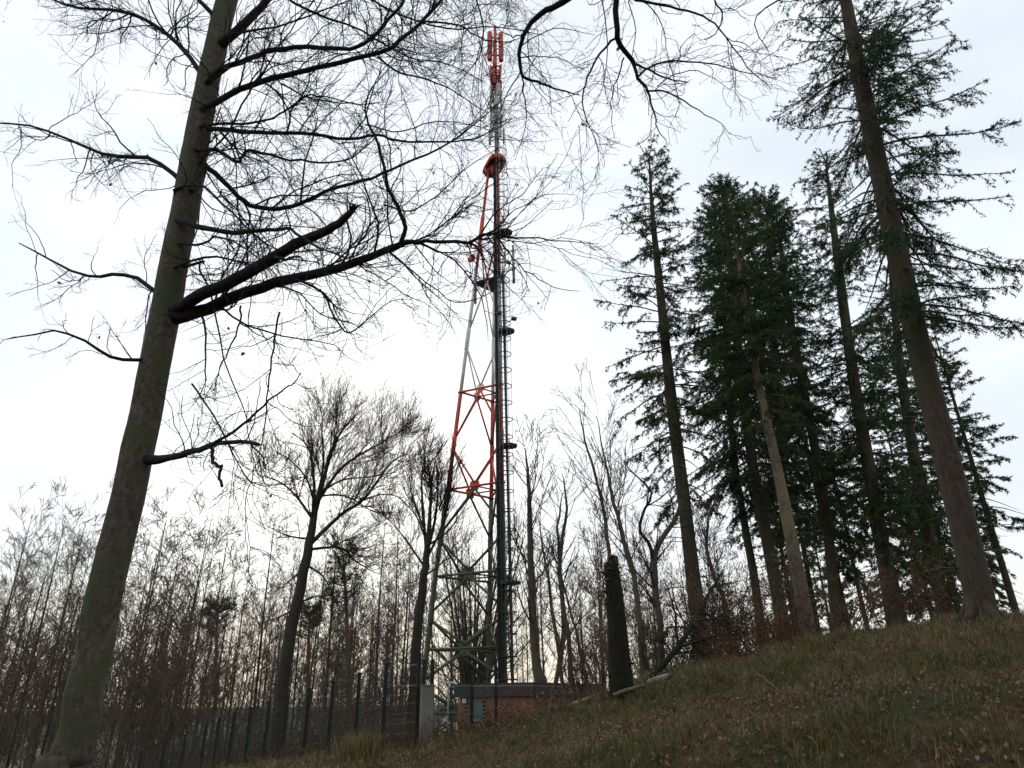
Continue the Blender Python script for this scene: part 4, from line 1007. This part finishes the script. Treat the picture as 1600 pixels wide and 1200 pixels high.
make_tree('ash_tree', 0, [(846, 1075, 31), (838, 1040, 31), (832, 960, 31), (829, 860, 31), (827, 780, 31), (824, 730, 31), (820, 700, 31)], [22, 15, 13, 10, 7, 4, 1.2],
  'bare grey-stemmed tree rising behind the hut roof right of the mast', 'tree', 33, SPEC_MID(.0075, 1.0, .5), FIRST(26, .38, .8, (.16, .28), .3, (.4, .9)), 'bark_brown', 'twig', k=28)
make_tree('birch_tree', 0, [(1006, 1065, 19), (1000, 980, 19), (990, 900, 19), (975, 840, 19), (955, 770, 19), (945, 720, 19), (932, 650, 19)], [11, 9, 8, 6.5, 5, 3, 1],
  'slender wispy tree with a forked pale crown right of the broken stump', 'tree', 34, SPEC_MID(.0045, .8, .3), FIRST(24, .35, .6, (.18, .32), .35, (.35, .8)), 'bark_brown', 'twig_brown', k=26)
make_tree('birch_tree', 0, [(956, 1075, 24), (953, 960, 24), (950, 850, 24), (935, 760, 24), (915, 690, 24), (905, 640, 24)], [9, 8, 6, 4.5, 3, 1],
  'thin leaning tree whose top rises behind the broken stump', 'tree', 35, SPEC_MID(.005, .9, .3), FIRST(22, .4, .6, (.18, .3), .35, (.35, .8)), 'bark_brown', 'twig_brown', k=26)
for i_, (tr_, ws_, lb) in enumerate([
  ([(886, 1112, 19), (872, 1010, 19), (858, 920, 19), (848, 850, 19), (842, 800, 19)], [7, 6, 5, 3, 1], 'thin sapling leaning left in front of the right hut wall'),
  ([(899, 1106, 19.5), (888, 1000, 19.5), (876, 900, 19.5), (872, 820, 19.5), (880, 770, 19.5)], [8, 7, 5.5, 4, 1], 'straight sapling between two leaning saplings before the right hut wall'),
  ([(922, 1095, 19.5), (905, 1010, 19.5), (885, 930, 19.5), (868, 860, 19.5)], [5, 4.5, 3, 1], 'slight sapling leaning left nearest the white log'),
  ([(856, 1120, 22), (880, 1000, 22), (876, 880, 22), (885, 790, 22), (878, 740, 22)], [7, 8, 7, 4, 1], 'bare young tree rising behind the saplings by the hut'),
  ([(1034, 1050, 20), (1032, 980, 20), (1026, 930, 20), (1022, 880, 20), (1030, 850, 20), (1056, 810, 20), (1062, 780, 20)], [11, 10, 10, 9, 9, 7, 4], 'crooked tree with an elbowed trunk touching the ragged spruce'),
  ([(1145, 1030, 21), (1132, 940, 21), (1108, 880, 21), (1105, 820, 21), (1125, 760, 21)], [8, 7, 6, 4, 1], 'bent bare tree between the ragged spruce and the dark stems')]):
    make_tree('young_tree', 0, tr_, ws_, lb, 'tree', 50 + i_, SPEC_MID(.004, .9, .3), FIRST(18, .3, .4, (.14, .28), .3, (.5, 1.1)), 'bark_brown', 'twig', k=20)
# crooked tree's other arm
rg = np.random.default_rng(77)
a, r = trace3([(1022, 880, 20), (1015, 850, 20), (1000, 830, 20), (1005, 800, 19.8), (1018, 770, 19.6), (985, 735, 19.4), (975, 720, 19.3)], 7, 1.5, 16)
m_ = MB(); m_.tube(a, r, 7); branches(a[None], r[None], rg, SPEC_MID(.004, .6, .2), m_)
crk = [o for o in bpy.data.objects if o.get('label', '').startswith('crooked tree')][0]; m_.build('limb', M['twig'], crk)
# a fan of straight stems behind the mast
cop = thing('coppice_tree', 'many-stemmed tree fanning out behind the foot of the mast', 'tree', (*P(738, 1080, 44)[:2], gz(*P(738, 1080, 44)[:2])))
b0 = np.array(cop.location); cb = MB()
for q in range(13):
    top = P(690 + q * 10.5 + rg.uniform(-6, 6), rg.uniform(820, 900), 44 + rg.uniform(-3, 3)); mid = b0 * .55 + top * .45 + [(738 - 738), 0, .4]
    a, r = resample([b0 + [rg.uniform(-.25, .25), rg.uniform(-.2, .2), -.2], mid, top], [.15, .09, .015], 12); stem = MB(); stem.tube(a, r, 7); stem.build('stem', M['bark_brown'], cop)
    branches(a[None], r[None], rg, SPEC_MID(.009, 2.0, .4), cb)
cb.build('twigs', M['twig_brown'], cop, kind='stuff')

# ------------------------------------------------------------------ the wood behind: every tree one object tree
rg = np.random.default_rng(90)
wood = []
for q, (h, r_, n_, t0, bk, tw, ln) in enumerate((
    (19, .13, 30, .30, 'bark_brown', 'twig_brown', (.14, .26)), (17, .10, 26, .25, 'bark_brown', 'twig_brown', (.12, .22)), (21, .13, 32, .35, 'bark_dark', 'twig_brown', (.14, .24)),
    (14, .08, 34, .12, 'bark_brown', 'twig_brown', (.16, .28)), (18, .11, 28, .3, 'bark_brown', 'twig_brown', (.13, .25)), (11, .06, 34, .08, 'bark_brown', 'twig_brown', (.2, .34)))):
    tr_, rt_ = straight(h, r_, rg.uniform(-.8, .8))
    tb, cb = bare_tree(None, tr_, rt_, rg, SPEC_MID(.011, 1.15, .3)[:3], FIRST(n_, t0, .6, ln, .3, (.4, 1.0)))
    wood.append((tb.mesh('trunk', M[bk]), cb.mesh('crown', M[tw])))
LBL = ['bare broad-crowned tree in the wood beyond the fence', 'slim bare tree in the wood beyond the fence', 'tall bare dark-stemmed tree in the wood beyond the fence', 'low bushy bare tree in the wood beyond the fence', 'bare grey-stemmed tree in the wood beyond the fence', 'short twiggy bare tree in the wood beyond the fence']
GRP = ['broad bare trees in the wood', 'slim bare trees in the wood', 'tall bare trees in the wood', 'low bushy trees in the wood', 'grey-stemmed trees in the wood', 'short twiggy trees in the wood']
placed = []; WH = [19, 17, 21, 14, 18, 11]
def scatter(n_, pxr, Yr, kinds, sc_=(.85, 1.15), mind=1.6):
    c_ = 0; tries = 0
    while c_ < n_ and tries < n_ * 30:
        tries += 1; px = rg.uniform(*pxr); Y = Yr[0] + (Yr[1] - Yr[0]) * rg.random() ** .8; x_ = P(px, 1100, Y)[0]
        if any((x_ - a) ** 2 + (Y - b_) ** 2 < mind ** 2 for a, b_ in placed): continue
        if (x_ + 1.5) ** 2 + (Y - 37.5) ** 2 < 25 or (Y < 44 and 640 < px < 960): continue
        placed.append((x_, Y)); k_ = kinds[rg.integers(len(kinds))]
        sc2_ = (P(px, rg.uniform(*sc_), Y)[2] - gz(x_, Y)) / WH[k_]
        inst('bare_tree', 'tree', LBL[k_], GRP[k_], wood[k_], x_, Y, rg.uniform(0, 6.3), min(1.35, max(.3, sc2_))); c_ += 1
scatter(58, (-60, 680), (34, 75), [0, 1, 2, 4, 2, 4, 3], (800, 950))
scatter(95, (-60, 660), (60, 115), [0, 1, 2, 3, 4, 5], (880, 1010))
scatter(22, (600, 960), (48, 95), [0, 1, 4, 3, 5], (840, 990))
scatter(30, (930, 1280), (36, 80), [1, 3, 5], (800, 980))
scatter(46, (-60, 650), (29, 46), [3, 5, 5], (960, 1050), 1.0)
# a Scots pine among them, left of the mast
def pine(trace, widths, label, seed):
    rg = np.random.default_rng(seed); pts = [P(*p) for p in trace]; r = [w_ * .5 * -(RN.T @ (p - np.array([0, 0, EYE])))[2] / F for w_, p in zip(widths, pts)]
    g = gz(pts[0][0], pts[0][1]); pts.insert(0, np.array([pts[0][0], pts[0][1], g - .3])); r.insert(0, r[0] * 1.2)
    tr_, rt_ = resample(pts, r, 24); t = thing('pine_tree', label, 'pine', (tr_[0][0], tr_[0][1], g))
    tb = MB(); tb.tube(tr_, rt_, 9); tb.build('trunk', M['bark_pine'], t); cb = MB()
    pos, d, L, r0 = spawn(tr_[None], rt_[None], np.array([46]), rg, .52, 1.0, (.7, 1.5), (.07, .15), .3, .6, 2.0, 0, .4)
    Pp, Rr = grow(pos, d, L, r0, .01, 6, .15, .3, rg); cb.tubes(Pp, Rr, 4, 0)
    pos, d, L, r0 = spawn(Pp, Rr, .22, rg, .3, 1.0, (.4, 1.0), (.25, .5), .3, .3, .9); P2, R2 = grow(pos, d, L, r0, .006, 4, .15, .5, rg); cb.tubes(P2, R2, 3, 0)
    tip = np.concatenate([P2[:, -1], P2[:, -2], P2[:, -3], Pp[:, -1]]); tip = np.repeat(tip, 9, 0) + rg.normal(0, .06, (len(tip) * 9, 3)); m = len(tip)
    dr = nrm(rg.normal(0, 1, (m, 3)) + [0, 0, .4]); w2 = nrm(np.cross(dr, rg.normal(0, 1, (m, 3))))
    cb.add(np.stack([tip - w2 * .02, tip + w2 * .02, tip + dr * .16], 1), np.arange(m)[:, None] * 3 + [0, 1, 2], 1)
    cb.build('crown', [M['twig_brown'], M['needles']], t)
pine([(545, 1120, 42), (543, 1010, 42), (540, 930, 42), (537, 880, 42), (535, 860, 42)], [7, 6, 5, 3, 2], 'pine with a dark green tuft and reddish stem between the two beeches', 1)
pine([(478, 1120, 48), (482, 1010, 48), (484, 970, 48), (486, 955, 48)], [5, 5, 4, 2], 'lower pine tuft showing just right of the big beech trunk', 2)
pine([(335, 1120, 50), (338, 1010, 50), (340, 965, 50), (341, 950, 50)], [5, 5, 4, 2], 'pine showing dark green at the far left of the wood', 3)

# ------------------------------------------------------------------ snag, logs, fallen branches
rg = np.random.default_rng(12)
a, r = trace3([(972, 1095, 14.3), (970, 1060, 14.3), (965, 1000, 14.3), (961, 950, 14.3), (957, 905, 14.3), (954, 880, 14.3)], [44, 36, 31, 28, 24, 21], None, 30)
g = gz(a[0][0], a[0][1])
snag = thing('broken_stump', 'tall dark mossy broken tree stump with a splintered orange top on the bank', 'stump', (a[0][0], a[0][1], g))
V = []; S = 26
for j in range(30):
    for q in range(S):
        an = q * 2 * pi / S; rr_ = r[j] * (1 + .07 * sin(3 * an + j * .1) + .04 * sin(8 * an + j * .35) + rg.normal(0, .02)) 
        if j > 26: pass
        z_ = a[j][2] + (.0 if j < 29 else (.13 * sin(an * 1 + 2.4) + .07 * sin(3 * an) + rg.uniform(-.06, .09)))
        V.append((a[j][0] + cos(an) * rr_, a[j][1] + sin(an) * rr_, z_))
I = np.arange(30 * S).reshape(30, S); m_ = MB()
m_.add(V, np.stack([I[:-1], np.roll(I[:-1], -1, 1), np.roll(I[1:], -1, 1), I[1:]], -1).reshape(-1, 4), 0, True)
m_.build('trunk', M['moss_bark'], snag)
m_ = MB(); topc = a[-1]
V = [(topc[0], topc[1], topc[2] - .10)]; 
for q in range(S):
    an = q * 2 * pi / S; V.append((topc[0] + cos(an) * r[-1] * .9, topc[1] + sin(an) * r[-1] * .9, topc[2] + .05 * sin(an + 2.4)))
m_.add(V, [[0, 1 + q, 1 + (q + 1) % S] for q in range(S)])
for q in range(60):
    an = rg.uniform(0, 2 * pi); rr_ = r[-1] * rg.uniform(.35, .98); c = np.array([topc[0] + cos(an) * rr_, topc[1] + sin(an) * rr_, topc[2] - .08 + .07 * sin(an + 2.4)]); h = rg.uniform(.08, .22)
    m_.tube([c, c + [rg.normal(0, .008), rg.normal(0, .008), h * .6], c + [rg.normal(0, .015), rg.normal(0, .01), h]], [.02, .013, .002], 4)
m_.build('splintered_top', M['raw_wood'], snag)
m_ = MB()
for q in range(16):
    an = rg.uniform(2.8, 6.6); j = rg.integers(3, 26); c = a[j] + [cos(an) * r[j], sin(an) * r[j], 0]; L_ = rg.uniform(.03, .12); m_.tube([c - [cos(an) * .03, sin(an) * .03, 0], c + [cos(an) * L_, sin(an) * L_, .03]], [.022, .010], 5)
m_.build('branch_stub', M['moss_bark'], snag, kind='stuff')
fr = MB()
for q in range(4):
    an = rg.uniform(3.3, 6.1); j = rg.integers(6, 28); c = a[j] + [cos(an) * r[j], sin(an) * r[j], 0]
    o_ = [(c[0] + cos(t) * .045, c[1] + sin(t) * .045 - .01) for t in np.arange(8) * pi / 4]; fr.prism(o_, c[2], c[2] + .02)
fr.build('bracket_fungus', M['bark_pale'], snag, kind='stuff')
def log(name, pts, ws_, matn, label, cat, k=14, sub=True):
    a, r = trace3(pts, ws_, None, k)
    for i_ in range(k): a[i_][2] = max(a[i_][2], gz(a[i_][0], a[i_][1]) + r[i_] * .3)
    m_ = MB(); m_.tube(a, r, 10); o = m_.build(name, M[matn]); tag(o, label, cat); return a, r
log('fallen_log', [(880, 1118, 17), (900, 1106, 17), (918, 1100, 17), (936, 1090, 17.2), (960, 1082, 17.5)], [6, 7, 7, 6, 5], 'birch', 'thin pale fallen log leading down from the stump to the hut', 'log')
log('fallen_log', [(1012, 1068, 14.5), (1024, 1063, 14.5), (1036, 1059, 14.5), (1050, 1054, 14.6)], [8, 11, 10, 6], 'birch', 'short fat white birch log lying on top of the bank', 'log')
log('fallen_log', [(958, 1086, 14), (985, 1077, 14), (1008, 1069, 14.1)], [5, 6, 4], 'bark_pale', 'thin tan log between the stump and the white log', 'log')
br = thing('fallen_branch', 'dark forked branch leaning from the white log against the ragged spruce', 'branch', P(1018, 1062, 16))
a, r = trace3([(1012, 1066, 16), (1040, 1035, 16.2), (1068, 1000, 16.6), (1080, 975, 17), (1092, 955, 17.5), (1115, 915, 18.5), (1130, 890, 19)], [11, 10, 8, 7, 6, 4, 2], None, 20)
m_ = MB(); m_.tube(a, r, 8); m_.build('bough', M['moss_bark'], br)
m_ = MB(); branches(a[None], r[None], rg, SPEC_MID(.003, .8, .1), m_); a2, r2_ = trace3([(1092, 955, 17.5), (1098, 930, 18), (1092, 905, 18)], 4, 1, 8); m_.tube(a2, r2_, 5); m_.build('twigs', M['twig'], br, kind='stuff')
for pts_, lb in (([(1183, 1053, 11.5), (1195, 1060, 11.4), (1210, 1072, 11.2), (1223, 1087, 11.0)], 'long bleached stalk arching over the grass at the right, upper one'),
                ([(1193, 1079, 10.8), (1201, 1095, 10.7), (1206, 1112, 10.6), (1206, 1126, 10.5)], 'bleached stalk standing nearly upright in the grass at the right'),
                ([(1208, 1093, 10.8), (1222, 1099, 10.7), (1240, 1110, 10.6)], 'short bleached stalk pointing down right in the grass')):
    a, r = trace3(pts_, [2.2, 2.0, 1.6, 1.2][:len(pts_)], None, 10)
    if a[0][2] > gz(a[0][0], a[0][1]) + .3: pass
    e_ = np.array([a[-1][0] + .05, a[-1][1] - .02, gz(a[-1][0] + .05, a[-1][1] - .02) - .03]); a = np.vstack([a, e_]); r = np.r_[r, r[-1]]
    m_ = MB(); m_.tube(a, r, 5); tag(m_.build('dry_stalk', M['leaf_tan']), lb, 'stalk')

# ------------------------------------------------------------------ shrubs with rust leaves
def shrub(px, Y, h, w_, n_, nleaf, label, seed, leafm='leaf_rust', bark='twig_brown', name='shrub', sz_=.055, evergreen=False, base_py=1060):
    rg = np.random.default_rng(seed); c = P(px, base_py, Y); g = gz(c[0], Y); c = np.array([c[0], Y, g])
    t = thing(name, label, 'shrub', c)
    a = rg.uniform(0, 2 * pi, n_); d = np.stack([np.cos(a) * w_ / h, np.sin(a) * w_ / h, np.ones(n_)], 1) * 1.0 + rg.normal(0, .12, (n_, 3))
    p0 = np.tile(c, (n_, 1)) + rg.normal(0, .15 * w_, (n_, 3)) * [1, 1, 0] - [0, 0, .1]
    L = h * rg.uniform(.6, 1.1, n_); Pp, Rr = grow(p0, d, L, np.full(n_, .014), .004, 8, .09, .3, rg)
    m_ = MB(); m_.tubes(Pp, Rr, 5); res = branches(Pp, Rr, rg, [dict(sp=.22, ang=(.5, 1.1), lf=(.2, .45), t0=.15, taper=.4, lmin=.2, lmax=1.0, k=5, wob=.14, up=.1, rend=.003, sides=3, rr=.6), dict(sp=.14, ang=(.4, 1.0), lf=(.3, .6), t0=.1, taper=.4, lmin=.1, lmax=.4, k=4, wob=.15, up=0, rend=.002, sides=3, rr=.6)], m_)
    m_.build('stems', M[bark], t, kind='stuff')
    if nleaf:
        cand = np.concatenate([res[0][0][:, 2:].reshape(-1, 3), res[1][0][:, 1:].reshape(-1, 3)]); q = cand[rg.integers(0, len(cand), nleaf)] + rg.normal(0, .02, (nleaf, 3))
        m_ = MB(); leaves(q, rg, sz_, m_, 2 if isinstance(leafm, list) else 1); m_.build('leaves', [M[x] for x in leafm] if isinstance(leafm, list) else M[leafm], t, kind='stuff')
    return t
RL = ['leaf_rust', 'leaf_brown']
shrub(1180, 19, 2.6, 1.5, 26, 3800, 'dense shrub still full of rusty leaves under the dark spruces', 1, RL)
shrub(1145, 20, 2.2, 1.2, 18, 1800, 'rusty-leaved shrub left of the dense one, by the ragged spruce', 2, RL)
shrub(1235, 18.5, 1.5, 1.2, 16, 1300, 'low rusty shrub at the foot of the pale-stemmed spruce', 3, RL)
shrub(1100, 18.2, 2.2, .8, 14, 900, 'thin shrub of rusty leaves before the ragged spruce trunk', 4, RL)
shrub(1208, 16.5, 1.3, 1.0, 16, 1100, 'low rusty shrub between the dense one and the pale-stemmed spruce', 16, RL)
shrub(1128, 16.8, 1.2, 1.0, 16, 900, 'knee-high rusty brush in front of the dense leafy shrub', 17, RL)
shrub(1160, 16.0, .8, 1.1, 14, 700, 'lowest rusty brush spreading along the crest of the bank', 18, RL)
shrub(1055, 18.0, 2.0, .8, 14, 900, 'leafy green holly bush left of the ragged spruce', 5, 'ivy', name='holly_bush')
shrub(1075, 17.5, 1.1, .7, 12, 900, 'low green bush tight against the ragged spruce foot', 15, 'ivy', name='holly_bush')
shrub(945, 17.0, 2.6, .8, 12, 520, 'open shrub with scattered rusty leaves left of the broken stump', 6, RL, base_py=1085)
shrub(912, 18.0, 2.2, .9, 12, 420, 'sparse rusty-leaved shrub over the pale fallen log', 7, RL, base_py=1095)
shrub(820, 17.0, .55, .8, 12, 260, 'low bramble with dry leaves in front of the hut corner', 8, ['leaf_tan', 'leaf_brown'], name='bramble', base_py=1130)
shrub(760, 16.8, .45, .7, 12, 240, 'low bramble with dry leaves below the hut door', 9, ['leaf_tan', 'leaf_brown'], name='bramble', base_py=1150)
shrub(870, 16.0, .8, .9, 14, 380, 'low bramble with dry leaves below the right hut wall', 10, ['leaf_tan', 'leaf_brown'], name='bramble', base_py=1120)
shrub(1010, 20.5, 3.4, .9, 12, 300, 'tall thin shrub with a few rusty leaves behind the white log', 11, RL, base_py=1060)
shrub(1020, 21, 1.9, 1.1, 14, 260, 'brown twiggy thicket behind the white log', 12, RL, base_py=1060)
th0 = None
for i_, (px, Y, h) in enumerate(((330, 31, 1.1), (290, 34, 1.2), (365, 30, 1.0), (400, 31, 1.1), (430, 29, .9), (470, 28, 1.0), (500, 30, 1.1), (530, 27, 1.0), (556, 29, 1.2), (580, 27, .9), (620, 26, .9), (640, 30, 1.1), (250, 33, 1.1), (210, 36, 1.2), (170, 35, 1.2), (120, 38, 1.2), (80, 37, 1.2), (20, 40, 1.3), (595, 33, 1.2), (440, 35, 1.3), (350, 38, 1.3), (520, 36, 1.3), (320, 33, 1.2), (385, 34, 1.3), (455, 31, 1.1), (485, 33, 1.3), (545, 32, 1.2), (610, 36, 1.4), (635, 33, 1.2), (410, 40, 1.6), (560, 42, 1.6), (480, 44, 1.7), (320, 45, 1.7), (270, 40, 1.5), (150, 42, 1.6), (600, 46, 1.7), (655, 42, 1.4), (360, 50, 1.9), (430, 52, 1.9), (520, 54, 1.9))):
    if th0 is None:
        th0 = shrub(px, Y, 2.5, 1.4, 22, 120, 'leafless brown thicket just behind the fence on the slope', 30, RL, name='thicket', base_py=1170); th0['group'] = 'brown thickets behind the fence'; b_ = Vector(th0.location)
        for ch in th0.children: ch.data.transform(Matrix.Translation(-b_)); ch.location = (0, 0, 0)
    else:
        x_ = P(px, 1170, Y)[0]; dup(th0, (x_, Y, gz(x_, Y)), i_ * 1.7, h)
for i_, (px, Y, h) in enumerate(((1330, 17, 2.0), (1420, 18, 2.2), (1520, 17, 2.0))):
    t = shrub(px, Y, h, 1.3, 18, 1300, 'rusty-leaved shrub beyond the pale-stemmed spruce at the far right', 50 + i_, RL, base_py=1040); t['group'] = 'rusty shrubs at the far right'

# ------------------------------------------------------------------ ground cover
rg = np.random.default_rng(2)
def pick(n_, xr, yr, dens=None):
    x_ = rg.uniform(*xr, n_); y_ = rg.uniform(*yr, n_); return x_, y_
def field(x_, y_, f, ph): return np.sin(x_ * f + ph) * np.sin(y_ * f * 1.3 + ph * 2) + .6 * np.sin((x_ + y_) * f * .63 + ph * 3) + .5 * np.sin(x_ * f * 2.3 - y_ * f * 1.9 + ph)
def blades(x_, y_, h, wd, mats_idx, mb, lean=.5):
    n_ = len(x_); z_ = hz(x_, y_); p = np.stack([x_, y_, z_ - .02], 1); a = rg.uniform(0, 2 * pi, n_); w2 = np.stack([np.cos(a), np.sin(a), np.zeros(n_)], 1) * wd[:, None] / 2
    l = np.stack([np.cos(a + 1.57 + rg.normal(0, .7, n_)), np.sin(a + 1.57 + rg.normal(0, .7, n_)), np.zeros(n_)], 1) * (h * lean * rg.uniform(.2, 1.4, n_))[:, None]
    up = np.array([0, 0, 1.]) * h[:, None]; m1 = p + up * .55 + l * .35; tpp = p + up * rg.uniform(.7, 1.0, (n_, 1)) + l
    V = np.stack([p - w2, p + w2, m1 - w2 * .8, m1 + w2 * .8, tpp], 1); i = np.arange(n_)[:, None] * 5
    mb.add(V, i + [0, 1, 3, 2], mats_idx); mb.add(np.zeros((0, 3)), []); 
    mb.f.append((i + (mb.n - 5 * n_) + [2, 3, 4], np.asarray(mats_idx), False))
n_ = 210000
u_ = rg.random(n_); Y = 5.5 + 17 * u_ ** .8; pxv = rg.uniform(250, 1640, n_); x_ = (pxv - 788) / F * Y * 1.02
fg = field(x_, Y, .9, 1.3); ff = field(x_, Y, 2.1, 4.); dens = np.clip(.35 + .35 * fg + .25 * ff, .08, 1)
keep = rg.random(n_) < dens; x_, Y, fg, ff = x_[keep], Y[keep], fg[keep], ff[keep]
# tussocks: pull blades together
cl = np.round(np.stack([x_, Y], 1) / .32) * .32 + .1 * np.sin(np.round(np.stack([Y, x_], 1) / .32) * 7); pull = rg.random(len(x_)) < .6
x_ = np.where(pull, x_ * .35 + cl[:, 0] * .65, x_); Y = np.where(pull, Y * .35 + cl[:, 1] * .65, Y)
h = rg.uniform(.05, .17, len(x_)) * (1 + .6 * np.clip(ff, 0, 1)); wd = .004 + .0005 * Y
mi = np.where(rg.random(len(x_)) < .30 + .25 * (fg < 0), 1, np.where(rg.random(len(x_)) < .45, 2, 0))
m_ = MB(); blades(x_, Y, h, wd, mi, m_, .9); o = m_.build('grass', [M['grass_green'], M['grass_straw'], M['grass_olive']], kind='stuff'); tag(o, 'patchy green and straw grass growing over the bank', 'grass')
# taller dry grass
n_ = 13000; Y = 6.5 + 14 * rg.random(n_) ** .8; x_ = (rg.uniform(280, 1640, n_) - 788) / F * Y * 1.02; cl = np.round(np.stack([x_, Y], 1) / .9) * .9 + .3 * np.sin(np.round(np.stack([Y, x_], 1) / .9) * 5)
x_ = x_ * .4 + cl[:, 0] * .6; Y = Y * .4 + cl[:, 1] * .6
m_ = MB(); blades(x_, Y, rg.uniform(.12, .38, n_), .003 + .0003 * Y, np.where(rg.random(n_) < .6, 0, 1), m_, 1.0); o = m_.build('dry_grass', [M['grass_straw'], M['grass_olive']], kind='stuff'); tag(o, 'long bent straw-coloured grass stems over the bank', 'grass')
# green tuft bottom centre
n_ = 650; c = P(560, 1190, 15.5); x_ = c[0] + rg.normal(0, .22, n_); Y = c[1] + rg.normal(0, .22, n_)
m_ = MB(); blades(x_, Y, rg.uniform(.3, .75, n_), np.full(n_, .012), rg.integers(0, 2, n_), m_, .5); o = m_.build('grass_tussock', [M['grass_olive'], M['grass_straw']], kind='stuff'); tag(o, 'tall olive tussock of grass at the bottom, left of the pillar', 'grass')
# fallen leaves
n_ = 60000; Y = 5.5 + 15 * rg.random(n_) ** .8; x_ = (rg.uniform(240, 1650, n_) - 788) / F * Y * 1.02; kp = rg.random(n_) < np.clip(.30 - .35 * field(x_, Y, .9, 1.3) + .22 * field(x_, Y, 3.1, 2.), .04, .95); x_ = x_[kp]; Y = Y[kp]; z_ = hz(x_, Y) + rg.uniform(.01, .07, len(x_))
m_ = MB(); leaves(np.stack([x_, Y, z_], 1), rg, .055, m_, 3, .2); o = m_.build('leaf_litter', [M['leaf_brown'], M['leaf_tan'], M['leaf_brown2']], kind='stuff'); tag(o, 'brown and tan fallen leaves lying over the bank', 'leaves')
# low sticks and stems
n_ = 2600; Y = 6 + 14 * rg.random(n_); x_ = (rg.uniform(250, 1640, n_) - 788) / F * Y * 1.02; p0 = np.stack([x_, Y, hz(x_, Y) - .02], 1)
Pp, Rr = grow(p0, nrm(rg.normal(0, 1, (n_, 3)) * [1, 1, .4] + [0, 0, .6]), rg.uniform(.15, .8, n_), np.full(n_, .004), .0015, 6, .22, -.3, rg)
m_ = MB(); m_.tubes(Pp, Rr, 3, 0); o = m_.build('brushwood', [M['twig_brown']], kind='stuff'); tag(o, 'thin brown stems and brushwood tangled in the grass', 'brushwood')
# dead bracken at lower left below the fence
n_ = 2400; x_ = rg.uniform(-9, 0, n_); Y = 17 + rg.random(n_) * 5 - x_ * .25; p0 = np.stack([x_, Y, hz(x_, Y) - .02], 1)
Pp, Rr = grow(p0, nrm(rg.normal(0, .5, (n_, 3)) + [0, 0, 1]), rg.uniform(.25, .9, n_), np.full(n_, .005), .002, 6, .2, -.5, rg)
m_ = MB(); m_.tubes(Pp, Rr, 3, 0); q = Pp[:, 2:].reshape(-1, 3); q = q[rg.random(len(q)) < .7]; leaves(q, rg, .06, m_, 1); 
o = m_.build('bracken', [M['leaf_brown']], kind='stuff'); tag(o, 'dead brown bracken and weeds along the fence foot', 'bracken')
